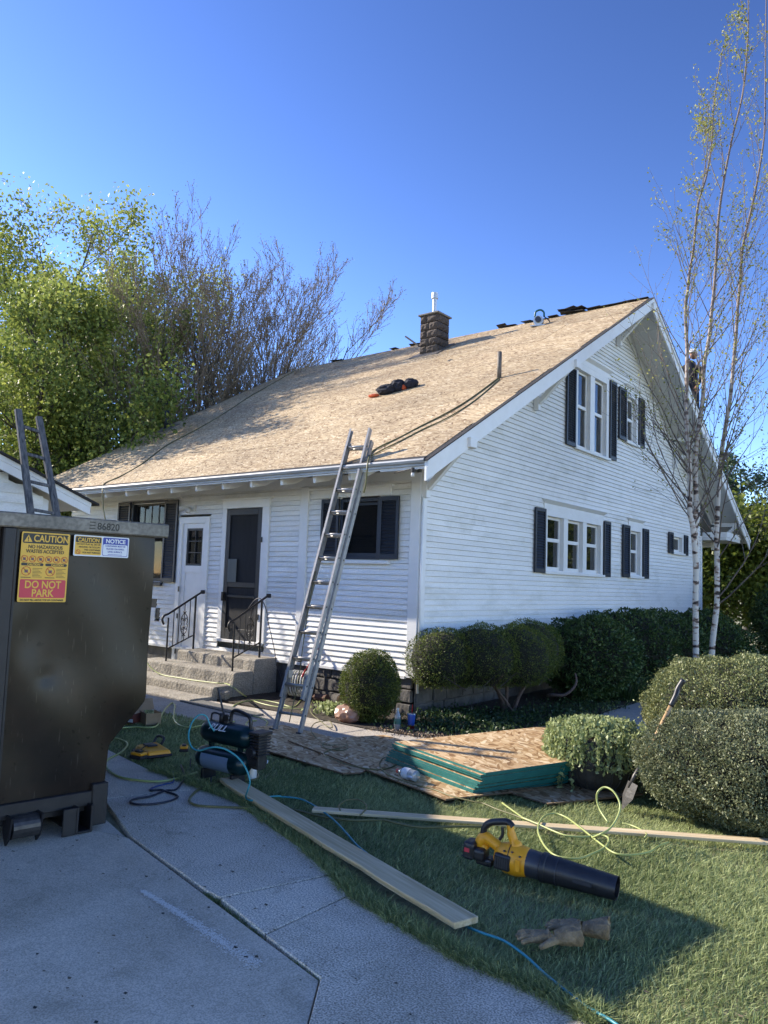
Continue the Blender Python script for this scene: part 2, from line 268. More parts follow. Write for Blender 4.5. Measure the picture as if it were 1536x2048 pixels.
class MB:
    def __init__(s): s.v = []; s.f = []; s.m = []; s.cm = 0
    def add(s, vs, fs):
        n = len(s.v); s.v += [tuple(x) for x in vs]; s.f += [tuple(i+n for i in f) for f in fs]; s.m += [s.cm]*len(fs); return s
    def mat(s, i): s.cm = i; return s
    def box(s, x0, x1, y0, y1, z0, z1):
        return s.add([(x0, y0, z0), (x1, y0, z0), (x1, y1, z0), (x0, y1, z0), (x0, y0, z1), (x1, y0, z1), (x1, y1, z1), (x0, y1, z1)],
                     [(0, 3, 2, 1), (4, 5, 6, 7), (0, 1, 5, 4), (1, 2, 6, 5), (2, 3, 7, 6), (3, 0, 4, 7)])
    def beam(s, p, q, w, h, up=(0, 0, 1)):
        p = Vector(p); q = Vector(q); d = (q-p).normalized(); a = d.cross(Vector(up))
        if a.length < 1e-4: a = d.cross(Vector((0, 1, 0)))
        a.normalize(); b = a.cross(d).normalized(); a = a*w/2; b = b*h/2
        vs = [p-a-b, p+a-b, p+a+b, p-a+b, q-a-b, q+a-b, q+a+b, q-a+b]
        return s.add(vs, [(0, 1, 2, 3), (7, 6, 5, 4), (4, 5, 1, 0), (5, 6, 2, 1), (6, 7, 3, 2), (7, 4, 0, 3)])
    def prism(s, poly, z0, z1):
        n = len(poly); vs = [(x, y, z0) for x, y in poly]+[(x, y, z1) for x, y in poly]
        return s.add(vs, [tuple(range(n-1, -1, -1)), tuple(range(n, 2*n))]+[(i, (i+1) % n, n+(i+1) % n, n+i) for i in range(n)])
    def extrude(s, poly, off):
        n = len(poly); off = Vector(off); vs = [Vector(p) for p in poly]; vs += [v+off for v in vs]
        return s.add(vs, [tuple(range(n-1, -1, -1)), tuple(range(n, 2*n))]+[(i, (i+1) % n, n+(i+1) % n, n+i) for i in range(n)])
    def tube(s, pts, r, n=8, cap=True):
        pts = [Vector(p) for p in pts]; rs = r if hasattr(r, '__len__') else [r]*len(pts)
        a = None; base = len(s.v); rings = []
        for i, p in enumerate(pts):
            d = (pts[min(i+1, len(pts)-1)]-pts[max(i-1, 0)])
            if d.length < 1e-9: d = Vector((0, 0, 1))
            d.normalize()
            if a is None:
                a = d.cross(Vector((0, 0, 1)))
                if a.length < 1e-3: a = d.cross(Vector((0, 1, 0)))
            else: a = a-d*a.dot(d)
            if a.length < 1e-6: a = d.cross(Vector((.3, 1, .2)))
            a.normalize(); b = d.cross(a)
            rings.append([p+(a*math.cos(2*math.pi*k/n)+b*math.sin(2*math.pi*k/n))*rs[i] for k in range(n)])
        vs = [v for g in rings for v in g]; fs = []
        for i in range(len(pts)-1):
            for k in range(n): fs.append((i*n+k, i*n+(k+1) % n, (i+1)*n+(k+1) % n, (i+1)*n+k))
        if cap: fs += [tuple(range(n-1, -1, -1)), tuple((len(pts)-1)*n+k for k in range(n))]
        return s.add(vs, fs)
    def lathe(s, prof, n=24, c=(0, 0, 0)):
        vs = []; fs = []
        for r, z in prof: vs += [(c[0]+r*math.cos(2*math.pi*k/n), c[1]+r*math.sin(2*math.pi*k/n), c[2]+z) for k in range(n)]
        for i in range(len(prof)-1):
            for k in range(n): fs.append((i*n+k, i*n+(k+1) % n, (i+1)*n+(k+1) % n, (i+1)*n+k))
        return s.add(vs, fs)
    def build(s, name, mats, parent=None, smooth=False, bevel=0, local=True, kind=None, label=None, seg=1):
        me = bpy.data.meshes.new(name); me.from_pydata([tuple(v) for v in s.v], [], s.f); me.update()
        for m in (mats if isinstance(mats, (list, tuple)) else [mats]): me.materials.append(m)
        if any(s.m): me.polygons.foreach_set('material_index', s.m)
        if smooth: me.polygons.foreach_set('use_smooth', [True]*len(me.polygons))
        o = bpy.data.objects.new(name, me); COL.objects.link(o)
        if parent is not None:
            o.parent = parent
            if not local: me.transform(chain_matrix(parent).inverted())
        if bevel:
            md = o.modifiers.new('bevel', 'BEVEL'); md.width = bevel; md.segments = seg; md.limit_method = 'ANGLE'
        if kind: o['kind'] = kind
        if label: o['label'] = label
        return o
def smooth_by_angle(o, ang=40):
    me = o.data; me.polygons.foreach_set('use_smooth', [True]*len(me.polygons))
    try: me.set_sharp_from_angle(angle=math.radians(ang))
    except Exception: pass
def catmull(P, k=6):
    P = [Vector(p) for p in P]; out = []
    for i in range(len(P)-1):
        a = P[max(i-1, 0)]; b = P[i]; c = P[i+1]; d = P[min(i+2, len(P)-1)]
        for j in range(k):
            t = j/k; out.append(.5*((2*b)+(c-a)*t+(2*a-5*b+4*c-d)*t*t+(3*b-a-3*c+d)*t*t*t))
    out.append(P[-1]); return out
def fast_mesh(name, V, F, mats, parent=None, tint=None, smooth=False, kind=None):
    V = np.asarray(V, dtype=np.float32); F = np.asarray(F, dtype=np.int32); me = bpy.data.meshes.new(name)
    me.vertices.add(len(V)); me.vertices.foreach_set('co', V.ravel()); k = F.shape[1]
    me.loops.add(F.size); me.loops.foreach_set('vertex_index', F.ravel()); me.polygons.add(len(F))
    me.polygons.foreach_set('loop_start', np.arange(0, F.size, k, dtype=np.int32))
    try: me.polygons.foreach_set('loop_total', np.full(len(F), k, dtype=np.int32))
    except Exception: pass
    me.update(calc_edges=True); me.validate()
    me.materials.append(mats)
    if tint is not None:
        at = me.attributes.new('tint', 'FLOAT', 'FACE'); at.data.foreach_set('value', np.asarray(tint, dtype=np.float32))
    if smooth: me.polygons.foreach_set('use_smooth', [True]*len(me.polygons))
    o = bpy.data.objects.new(name, me); COL.objects.link(o)
    if parent is not None: o.parent = parent
    if kind: o['kind'] = kind
    return o
def leaves(P, size, up=None, flat=.0, aspect=.5, tintv=None, jitter=.4, out=None):
    """rhombic leaf quads at points P"""
    n = len(P); a = rng.normal(size=(n, 3)); 
    if out is not None: a = a+out*1.2
    if up is not None: a += np.array(up)
    a /= np.linalg.norm(a, axis=1, keepdims=True)
    b = rng.normal(size=(n, 3)); b -= a*np.sum(a*b, 1, keepdims=True); b /= np.linalg.norm(b, axis=1, keepdims=True)
    s = size*(1+jitter*(rng.random((n, 1))*2-1)); c = np.cross(a, b)
    V = np.empty((n, 4, 3)); V[:, 0] = P-a*s*.5; V[:, 1] = P+b*s*aspect*.5+c*s*.12; V[:, 2] = P+a*s*.5; V[:, 3] = P-b*s*aspect*.5+c*s*.12
    return V.reshape(-1, 3), np.arange(4*n).reshape(n, 4)
def tubes_np(segs, n=4):
    """segs: array (m,8) p0 r0 p1 r1 -> tapered prisms"""
    S = np.asarray(segs, float); p0 = S[:, 0:3]; r0 = S[:, 3:4]; p1 = S[:, 4:7]; r1 = S[:, 7:8]
    d = p1-p0; d /= np.linalg.norm(d, axis=1, keepdims=True)+1e-9
    h = np.where(np.abs(d[:, 2:3]) < .9, np.array([[0, 0, 1.]]), np.array([[0, 1., 0]])); a = np.cross(d, h); a /= np.linalg.norm(a, axis=1, keepdims=True); b = np.cross(d, a)
    V = np.empty((len(S), 2*n, 3))
    for k in range(n):
        c, s = math.cos(2*math.pi*k/n), math.sin(2*math.pi*k/n)
        V[:, k] = p0+(a*c+b*s)*r0; V[:, n+k] = p1+(a*c+b*s)*r1
    base = (np.arange(len(S))*2*n)[:, None]; F = np.concatenate([base+np.array([[k, (k+1) % n, n+(k+1) % n, n+k]]) for k in range(n)])
    return V.reshape(-1, 3), F
def copy_tree(o, parent=None):
    c = o.copy(); COL.objects.link(c)
    if parent: c.parent = parent
    for ch in list(o.children): copy_tree(ch, c)
    return c
def pip(x, y, poly):
    c = np.zeros(len(x), bool); n = len(poly); j = n-1
    for i in range(n):
        xi, yi = poly[i][:2]; xj, yj = poly[j][:2]
        c ^= ((yi > y) != (yj > y)) & (x < (xj-xi)*(y-yi)/(yj-yi+1e-12)+xi); j = i
    return c

# ------------------------------------------------------------------ ground, drive, walk
xs = [-3000, -200, -40, -12, -6, -3, 0, 3, 6, 12, 40, 200, 3000]; ys = [-3000, -200, -40, -12, -6, -3.2, -2.9, -2.6, -2.4, -2.2, -1.9, -1.6, 0, 6, 20, 60, 200, 3000]
V = [(x, y, float(gz(y))-.035) for y in ys for x in xs]; nx = len(xs)
F = [(j*nx+i, j*nx+i+1, (j+1)*nx+i+1, (j+1)*nx+i) for j in range(len(ys)-1) for i in range(nx-1)]
lawn = MB().add(V, F).build('lawn', SOIL, kind='structure')

JA = [(0.84,-4.96,0), (1.65,-5.18,0), (2.61,-5.38,0), (3.2,-5.51,0), (3.65,-5.62,0)]
EDGE = [(-0.54,-3.98,0),(0.37,-4.15,0),(0.69,-4.17,0),(1.09,-4.21,0),(1.52,-4.24,0),(2.01,-4.41,0),(2.5,-4.58,0),(2.94,-4.78,0),(3.19,-4.92,0),(3.5,-5.01,0),(3.8,-5.07,0),(4,-5.12,0),(4.26,-5.12,0),(4.47,-5.15,0),(4.61,-5.18,0)]
CR1 = [(0.83,-4.86,0), (1.09,-4.21,0)]; CR2 = [(2.74,-5.39,0), (2.94,-4.78,0)]; CR3 = [(3.2,-5.51,0), (3.19,-4.92,0)]; CR4 = [(3.65,-5.62,0), (3.8,-5.07,0)]
drive = E('driveway', kind='structure')
def slab(poly, mat, inset=.012, top=0.0, name='slab', parent=drive, bev=.005):
    P = [Vector((p[0], p[1])) for p in poly]; c = sum(P, Vector((0, 0)))/len(P); area = sum(P[i].x*P[(i+1) % len(P)].y-P[(i+1) % len(P)].x*P[i].y for i in range(len(P)))
    if area < 0: P.reverse()
    Q = []; n = len(P)
    for i in range(n):
        a = (P[i]-P[i-1]).normalized(); b = (P[(i+1) % n]-P[i]).normalized(); na = Vector((-a.y, a.x)); nb = Vector((-b.y, b.x)); k = (na+nb); k = k/max(.3, k.length_squared)*2
        Q.append(P[i]+k*inset)
    return MB().prism([(q.x, q.y) for q in Q], top-.12, top).build(name, mat, parent, bevel=bev, seg=2)
def dv(a, b): return (a, b)
JL = (-4.0, -3.83); # joint continued behind the dumpster
e = EDGE
slab([JL, CR1[0], CR1[1], e[2], e[1], e[0], (-1.2, -3.72), (-3, -3.35)], CONC2, .004)
slab([CR1[0], JA[1], JA[2], CR2[0], CR2[1], e[6], e[5], e[4], CR1[1]], CONC2, .008)
slab([CR2[0], CR3[0], CR3[1], CR2[1]], CONC2, .007)
slab([CR3[0], CR4[0], CR4[1], e[9], CR3[1]], CONC2, .004)
far = (9.0, -7.05)
slab([CR4[0], (4.35, -6.6), (6.5, -7.2), (9.5, -7.6), (9.5, -5.9), e[14], e[13], e[12], e[11], CR4[1]], CONC2, -.004)
slab([JA[1], CR4[0], (4.35, -6.6), (6.5, -7.2), (9.5, -7.6), (9.5, -13), (.2, -13), (.2, -5.55)], CONC, .010, -.004)
slab([(-4.0, -3.86), JA[0], JA[1], (.2, -5.55), (.2, -13), (-4, -13)], CONC, .012, -.012)
# chalk scuffs on the drive, thin sheet lying on the slab
ch = rng.random((3000, 2)); cl = np.array([(2.4,-5.6),(2.71,-5.63),(3.02,-5.67),(3.38,-5.72)])
t = ch[:, 0]*2.999; i0 = t.astype(int); pc = cl[i0]*(1-(t-i0))[:, None]+cl[i0+1]*(t-i0)[:, None]+rng.normal(size=(3000, 2))*(.008+.014*(t/3)[:, None])
Pv = np.c_[pc, rng.random(3000)*.002]; qs = .0028*rng.random(3000)+.0012
V4 = np.empty((3000, 4, 3)); ang = rng.random(3000)*6.28
for k in range(4): V4[:, k] = Pv+np.c_[np.cos(ang+k*1.57)*qs*1.3, np.sin(ang+k*1.57)*qs, np.zeros(3000)]
CHALK = M('chalk dust', (.85, .80, .70), .9)
fast_mesh('chalk_mark', V4.reshape(-1, 3), np.arange(12000).reshape(3000, 4), CHALK, kind='stuff', tint=None)

walk = E('footpath', kind='structure')
def wslab(poly, mat=WALKM, top=-.075, ins=.006): return slab(poly, mat, ins, top, 'paving_slab', walk, .01)
wslab([(-6.6, -2.35), (-4.2, -2.3), (-4.2, -1.25), (-6.6, -1.25)])
wslab([(-4.2, -2.3), (-2.55, -2.25), (-2.38, -1.22), (-4.2, -1.2)])
wslab([(-2.55, -2.25), (-1.2, -2.2), (-1.1, -1.12), (-2.38, -1.22)])
wslab([(-1.2, -2.2), (.1, -2.1), (.2, -1.16), (-1.1, -1.12)])
wslab([(.1, -2.1), (1.35, -1.95), (1.15, -1.02), (.2, -1.16)])
wslab([(1.35, -1.95), (2.6, -1.1), (1.75, -.2), (1.15, -1.02)])
wslab([(2.6, -1.1), (2.75, .3), (1.95, .45), (1.75, -.2)])
wslab([(2.75, .3), (2.55, 1.9), (1.6, 1.9), (1.95, .45)])
wslab([(2.55, 1.9), (2.3, 3.7), (1.55, 3.6), (1.6, 1.9)])
bed = MB().prism([(-2.5, -1.1), (.2, -1.14), (1.15, -1.0), (1.75, -.2), (1.93, .45), (1.58, 1.9), (1.5, 3.6), (1.8, 14), (.02, 14), (.02, .02), (-2.5, .02)], -.2, -.072).build('garden_bed', BED, kind='structure')

# ------------------------------------------------------------------ house
H = E('house', (0, 0, -.08), label='white lap-sided one-and-a-half-storey house with bare strand board roof and navy shutters', cat='house')
def hb(mb, name, mat, **k): return mb.build(name, mat, H, local=False, **k)
MR = .5757; EZ = 3.03; EY = -.88; RY = 6.485; RZ = EZ+MR*(RY-EY); WY = 12.97; XL = -9.1; XR = .7; LW = -8.5; WE = 12.1
def roofz(y): return EZ+MR*((y if y < RY else 2*RY-y)-EY)
# foundation of rough stones
hb(MB().box(LW, -.03, .04, .3, -.5, .41), 'foundation', STONE)
hb(MB().box(-.3, -.04, .04, WE, -.5, .41), 'foundation', STONE)
st = None
for wall in (0, 1):
    for row in range(3):
        x = -2.4 if wall == 0 else .05
        while x < (-.1 if wall == 0 else 3):
            w = .22+.2*random.random(); z0 = -.12+row*.175; b = MB()
            if wall == 0: b.box(x+.01, min(x+w, -.06), .0, .06, z0+.008, z0+.165)
            else: b.box(-.06, .0-.01, x+.01, x+w, z0+.008, z0+.165)
            b.v = [(vx+random.uniform(-.008, .008), vy+random.uniform(-.012, .008), vz+random.uniform(-.008, .008)) for vx, vy, vz in b.v]
            hb(b, 'foundation_stone', STONE, bevel=.012, seg=2); x += w
# siding boards
CH = .0755
def board(axis, a, b, z, h=CH):
    mb = MB(); t0, t1 = .021, .001; zt = z+h-.003
    if axis == 'x': mb.add([(a, -t0, z), (b, -t0, z), (b, 0, z), (a, 0, z), (a, -t1, zt), (b, -t1, zt), (b, 0, zt), (a, 0, zt)], [(0, 3, 2, 1), (4, 5, 6, 7), (0, 1, 5, 4), (1, 2, 6, 5), (2, 3, 7, 6), (3, 0, 4, 7)])
    else: mb.add([(t0, a, z), (t0, b, z), (0, b, z), (0, a, z), (t1, a, zt), (t1, b, zt), (0, b, zt), (0, a, zt)], [(0, 1, 2, 3), (4, 7, 6, 5), (0, 4, 5, 1), (1, 5, 6, 2), (2, 6, 7, 3), (3, 7, 4, 0)])
    return hb(mb, 'siding_board', SIDING)
def cut(a, b, z, ops):
    segs = [(a, b)]
    for x0, x1, z0, z1 in ops:
        if z+CH*.6 > z0 and z+CH*.4 < z1:
            ns = []
            for s, e_ in segs:
                if x1 <= s or x0 >= e_: ns.append((s, e_)); continue
                if x0 > s: ns.append((s, x0))
                if x1 < e_: ns.append((x1, e_))
            segs = ns
    return [s for s in segs if s[1]-s[0] > .03]
FO = [(-6.40, -5.40, 1.5, 2.84), (-5.0, -4.2, -1, 2.55), (-3.88, -2.8, .5, 2.79), (-1.35, -.67, 1.92, 2.70), (-2.14, -1.99, -1, 3), (-5.72, -5.52, 1.0, 1.17), (-5.56, -5.42, .82, .98)]
z = .40; k = 0
while z < 2.95:
    for a, b in cut(LW, -.13, z, FO): board('x', a, b, z)
    z += CH
GO = [(3.47, 5.86, 1.86, 2.86), (7.18, 7.9, 1.88, 2.86), (4.57, 6.08, 4.1, 5.64), (6.96, 7.62, 4.6, 5.6), (9.85, 10.6, 2.5, 2.9)]
z = .40
while z < 7.2:
    a = .1; b = WE-.1
    zm = z+CH*.5+.13
    if zm > roofz(.1): a = (zm-EZ)/MR+EY; b = min(b, 2*RY-a)
    elif zm > roofz(WE): b = 2*RY-((zm-EZ)/MR+EY)
    if b-a > .1:
        for s, e_ in cut(a, b, z, GO): board('y', s, e_, z)
    z += CH
# sheathing behind the boards
hb(MB().box(LW, -.26, .26, .36, .40, 3.0), 'wall', WHITE)
hb(MB().extrude([(-.26, 0.26, .40), (-.26, WE, .40), (-.26, WE, roofz(WE)-.14), (-.26, RY, roofz(RY)-.14), (-.26, 0.26, roofz(.26)-.14)], (-.1, 0, 0)), 'wall', WHITE)
hb(MB().box(LW, -.02, WE-.1, WE, .40, 3.1), 'wall', WHITE)
hb(MB().extrude([(LW, 0.12, .40), (LW, WE-.1, .40), (LW, WE-.1, roofz(WE)-.14), (LW, RY, roofz(RY)-.14), (LW, 0.12, roofz(.12)-.14)], (.12, 0, 0)), 'wall', WHITE)
# corner boards and trims
hb(MB().box(-.135, .02, -.032, -.002, .38, 3.02), 'corner_board', TRIM, bevel=.003)
hb(MB().box(-.0, .03, -.0, .115, .38, 2.76), 'corner_board', TRIM, bevel=.003)
hb(MB().box(.0, .03, WE-.12, WE, .38, 3.0), 'corner_board', TRIM, bevel=.003)
hb(MB().box(-2.14, -1.985, -.034, .0, .42, 2.92), 'pilaster_board', TRIM, bevel=.003)
hb(MB().box(LW, -.135, -.03, -.002, 2.93, 3.06), 'frieze_board', TRIM)
hb(MB().box(LW, -.14, -.04, -.002, .36, .40), 'drip_board', TRIM, bevel=.003)
hb(MB().box(.002, .04, .12, WE, .36, .40), 'drip_board', TRIM, bevel=.003)
hb(MB().tube([(.05, -.012, .2), (.05, -.012, 2.72)], .016, 8), 'downpipe', TRIM, smooth=True)
# roof deck, soffit, fascia
def slope_prism(y0, y1, x0, x1, t0, t1):
    return MB().extrude([(x0, y0, roofz(y0)-t0), (x0, y1, roofz(y1)-t0), (x0, y1, roofz(y1)-t1), (x0, y0, roofz(y0)-t1)], (x1-x0, 0, 0))
hb(slope_prism(EY, RY, XL, XR, .013, .11), 'roof_deck', SOFFIT)
hb(slope_prism(RY, 2*RY-EY, XL, XR, .0, .11), 'roof_deck', SOFFIT)
hb(slope_prism(RY+.02, 2*RY-EY+.02, XL, XR+.03, -.02, -.002), 'rear_roof', SHINGLE)
# soffit boards under the gable overhang
for sgn in (0, 1):
    n = 26
    for i in range(n):
        y0 = EY+(RY-EY)*i/n+.004; y1 = EY+(RY-EY)*(i+1)/n-.004
        P = [(0.02, y0, roofz(y0)-.112), (0.02, y1, roofz(y1)-.112), (0.02, y1, roofz(y1)-.125), (0.02, y0, roofz(y0)-.125)]
        if sgn: P = [(x, 2*RY-y, z_) for x, y, z_ in P]
        hb(MB().extrude(P, (XR-.03, 0, 0)), 'soffit_board', SOFFIT)
for sgn in (0, 1):   # barge boards
    f = (lambda y: y) if not sgn else (lambda y: 2*RY-y)
    P = [(XR, f(EY-.03), roofz(EY-.03)-.015), (XR, f(RY), roofz(RY)-.015), (XR, f(RY), roofz(RY)-.235), (XR, f(EY-.03), roofz(EY-.03)-.255)]
    hb(MB().extrude(P, (.032, 0, 0)), 'barge_board', TRIM, bevel=.003)
    P = [(XR+.033, f(EY-.03), roofz(EY-.03)-.015), (XR+.033, f(RY), roofz(RY)-.015), (XR+.033, f(RY), roofz(RY)-.09), (XR+.033, f(EY-.03), roofz(EY-.03)-.09)]
    hb(MB().extrude(P, (.02, 0, 0)), 'barge_moulding', TRIM)
    P = [(.02, f(.08), roofz(.08)-.125), (.02, f(RY), roofz(RY)-.125), (.02, f(RY), roofz(RY)-.24), (.02, f(.08), roofz(.08)-.24)]
    hb(MB().extrude(P, (.02, 0, 0)), 'frieze_board', SOFFIT)
    P = [(XR-.01, f(EY-.05), roofz(EY-.05)+.004), (XR-.01, f(RY), roofz(RY)+.004), (XR-.01, f(RY), roofz(RY)-.012), (XR-.01, f(EY-.05), roofz(EY-.05)-.012)]
    hb(MB().extrude(P, (.072, 0, 0)), 'drip_edge', SHINGLE)
P = [(XL, EY-.03, roofz(EY)-.02), (XL, RY, roofz(RY)-.02), (XL, RY, roofz(RY)-.2), (XL, EY-.03, roofz(EY)-.2)]
hb(MB().extrude(P, (-.03, 0, 0)), 'barge_board', TRIM)
# eave: fascia + gutter + rafter tails
hb(MB().box(XL, XR, EY-.02, EY+.01, EZ-.09, EZ-.02), 'fascia', GUTTER, bevel=.003)
hb(MB().extrude([(XL, EY-.02, EZ-.02), (XL, EY-.05, EZ-.008), (XL, EY-.065, EZ-.03), (XL, EY-.05, EZ-.055), (XL, EY-.02, EZ-.065)], (XR-XL, 0, 0)), 'eave_moulding', GUTTER)
hb(MB().extrude([(XL, EY-.055, EZ-.016), (XL, EY+.03, EZ+.032), (XL, EY+.03, EZ+.026), (XL, EY-.055, EZ-.022)], (XR-XL-.01, 0, 0)), 'drip_edge', SHINGLE)
x = -.53
while x > XL+.3:
    P = [(x-.024, -.82, 2.965), (x-.024, -.02, roofz(-.02)-.112), (x-.024, -.02, 3.16), (x-.024, -.55, 2.90), (x-.024, -.80, 2.845)]
    hb(MB().extrude(P, (.048, 0, 0)), 'rafter_tail', TRIM, bevel=.003); x -= .612
# knee brackets on the gable
def bracket(y, top):
    z0 = roofz(y)-.14; mb = MB()
    b = E('bracket', (0, 0, 0), parent=H); b.location = Vector((0, y, z0+.08))
    MB().box(.02, .11, -.045, .045, -.72, -.06).build('post', TRIM, b, bevel=.003)
    MB().box(.02, .64, -.045, .045, -.115, -.02).build('beam', TRIM, b, bevel=.003)
    MB().add([(.70, -.085, -.13), (.70, .085, -.13), (.78, .075, -.12), (.78, -.075, -.12), (.70, -.085, .015), (.70, .085, .015), (.78, .075, 0), (.78, -.075, 0)], [(0, 1, 2, 3), (7, 6, 5, 4), (3, 2, 6, 7), (0, 3, 7, 4), (1, 5, 6, 2), (0, 4, 5, 1)]).build('end_block', TRIM, b, bevel=.004)
    MB().beam((.10, 0, -.60), (.62, 0, -.10), .075, .07, (0, 1, 0)).build('brace', TRIM, b, bevel=.003)
for y in (.02, 3.05, RY, 2*RY-3.05, 2*RY-.02): bracket(y, 0)
hb(MB().box(.02, .6, WE+.05, WE+1.6, 2.98, 3.10), 'porch_beam', TRIM)
hb(MB().box(-5, .02, WE+1.4, WE+1.6, 2.8, 3.10), 'porch_beam', TRIM)
hb(MB().box(-5, .6, WE+.02, WE+1.3, 2.90, 2.975), 'porch_soffit', SOFFIT)

# windows: frame, sash rails, panes, blind as sub-parts of each window
def window(axis, a, b, z0, z1, units=1, casing=.1, mull=.16, meet=None, room=CURTAIN, head=True, cas_mat=TRIM, sash_mat=TRIM, grid=None, rec=.07, name='window', label=None, sill=True, hood=.10):
    GLASS = globals()['GLASS'] if room is CURTAIN else GLASSD
    """local x along wall, local -y outward"""
    w = E(name, (a, 0, 0) if axis == 'x' else (0, a, 0), 0 if axis == 'x' else math.pi/2, parent=H); w.location.z = .08
    if label: w['label'] = label
    L = b-a; o = -.03
    MB().box(0, casing, o, .0, z0, z1).box(L-casing, L, o, .0, z0, z1).box(casing, L-casing, o, .0, z1-casing, z1).box(casing, L-casing, o, 0, z0, z0+.03).build('frame', cas_mat, w, bevel=.003)
    MB().box(casing-.012, casing, .0, rec+.05, z0+.03, z1-casing).box(L-casing, L-casing+.012, .0, rec+.05, z0+.03, z1-casing).box(casing, L-casing, .0, rec+.05, z1-casing, z1-casing+.012).box(casing, L-casing, 0, rec+.05, z0+.018, z0+.03).build('jamb', cas_mat, w)
    if sill: MB().box(-.02, L+.02, o-.045, o, z0-.035, z0+.012).build('sill', cas_mat, w, bevel=.005)
    if head:
        MB().box(-.02, L+.02, o+.002, .0, z1+.001, z1+hood).build('head_casing', cas_mat, w)
        MB().add([(-.07, o-.06, z1+hood+.05), (L+.07, o-.06, z1+hood+.05), (L+.07, 0, z1+hood+.07), (-.07, 0, z1+hood+.07), (-.03, o, z1+hood), (L+.03, o, z1+hood), (L+.03, 0, z1+hood), (-.03, 0, z1+hood)],
                 [(0, 1, 2, 3), (7, 6, 5, 4), (4, 5, 1, 0), (5, 6, 2, 1), (7, 4, 0, 3)]).build('crown_moulding', cas_mat, w)
    uw = (L-2*casing-(units-1)*mull)/units
    for i in range(units):
        x0 = casing+i*(uw+mull); x1 = x0+uw; y = rec
        if i: MB().box(x0-mull, x0, o+.005, .04, z0+.03, z1-casing).build('mullion', cas_mat, w, bevel=.003)
        if i: MB().box(x0-.012, x0, .04, rec+.05, z0+.03, z1-casing).box(x0-mull, x0-mull+.012, .04, rec+.05, z0+.03, z1-casing).build('jamb', cas_mat, w)
        zm = meet if meet else None; st_ = .045
        m = MB().box(x0, x0+st_, y-.02, y+.02, z0+.03, z1-casing).box(x1-st_, x1, y-.02, y+.02, z0+.03, z1-casing).box(x0+st_, x1-st_, y-.02, y+.02, z1-casing-st_, z1-casing).box(x0+st_, x1-st_, y-.02, y+.02, z0+.03, z0+.09)
        if zm: m.box(x0+st_, x1-st_, y-.03, y+.02, zm-.03, zm+.03)
        m.build('sash', sash_mat, w, bevel=.002)
        if grid:
            g = MB(); nxg, nzg, gz0 = grid
            for q in range(1, nxg): gx = x0+st_+(uw-2*st_)*q/nxg; g.box(gx-.009, gx+.009, y-.012, y+.012, gz0, z1-casing-st_)
            for q in range(1 if gz0 <= z0+.1 else 0, nzg): gzq = gz0+(z1-casing-st_-gz0)*q/nzg; g.box(x0+st_, x1-st_, y-.0121, y+.0121, gzq-.009, gzq+.009)
            g.build('muntin', sash_mat, w)
        if zm:
            MB().box(x0+st_, x1-st_, y-.004, y, zm+.03, z1-casing-st_).build('pane', GLASS, w); MB().box(x0+st_, x1-st_, y+.004, y+.008, z0+.09, zm-.03).build('pane', GLASS, w)
        else: MB().box(x0+st_, x1-st_, y-.004, y, z0+.09, z1-casing-st_).build('pane', GLASS, w)
        if room is not None:
            cm = MB(); nn = 16
            if room is CURTAIN:
                for q in range(nn):
                    xa = x0+uw*q/nn; xb = x0+uw*(q+1)/nn; cm.add([(xa, y+.07+.015*math.sin(q*1.9), z0), (xb, y+.07+.015*math.sin((q+1)*1.9), z0), (xb, y+.07+.015*math.sin((q+1)*1.9), z1), (xa, y+.07+.015*math.sin(q*1.9), z1)], [(0, 1, 2, 3)])
            else:
                nz_ = int((z1-z0)/.045)
                for q in range(nz_): zz = z0+(z1-z0)*q/nz_; cm.box(x0, x1, y+.06, y+.075, zz+.004, zz+.041)
            cm.build('blind' if room is BLIND else 'curtain', room, w)
    MB().add([(0.02, .17, z0), (L-.02, .17, z0), (L-.02, .17, z1), (0.02, .17, z1)], [(0, 1, 2, 3)]).build('backing', DARKROOM, w)
    return w
def shutter(axis, a, b, z0, z1, label=None):
    s = E('shutter', (a, -.03, 0) if axis == 'x' else (.03, a, 0), 0 if axis == 'x' else math.pi/2, parent=H); s.location.z = .08
    L = b-a; fr = .045
    MB().box(0, fr, -.03, 0, z0, z1).box(L-fr, L, -.03, 0, z0, z1).box(fr, L-fr, -.03, 0, z0, z0+.07).box(fr, L-fr, -.03, 0, z1-.06, z1).build('frame', NAVY, s, bevel=.003)
    MB().box(fr, L-fr, -.006, -.001, z0+.07, z1-.06).build('backing', NAVY, s)
    n = int((z1-z0-.13)/.042); m = MB()
    for i in range(n):
        zz = z0+.07+(z1-z0-.13)*(i+.5)/n; m.add([(fr, -.026, zz-.016), (L-fr, -.026, zz-.016), (L-fr, -.006, zz+.014), (fr, -.006, zz+.014), (fr, -.022, zz-.022), (L-fr, -.022, zz-.022), (L-fr, -.003, zz+.008), (fr, -.003, zz+.008)], [(0, 1, 2, 3), (7, 6, 5, 4), (4, 5, 1, 0)])
    m.build('louvre', NAVY, s, kind='stuff')
window('y', 3.46, 5.85, 1.84, 2.87, 3, .10, .16, 2.38, room=CURTAIN, label='triple lower gable window')
window('y', 7.17, 7.9, 1.86, 2.88, 1, .09, 0, 2.38, room=CURTAIN)
window('y', 4.56, 6.09, 4.08, 5.65, 2, .12, .2, 4.88, room=CURTAIN, label='double upper gable window')
window('y', 6.95, 7.63, 4.58, 5.62, 1, .09, 0, 5.08, room=CURTAIN, hood=.07)
window('y', 9.84, 10.62, 2.47, 2.93, 1, .08, 0, None, room=CURTAIN, head=False)
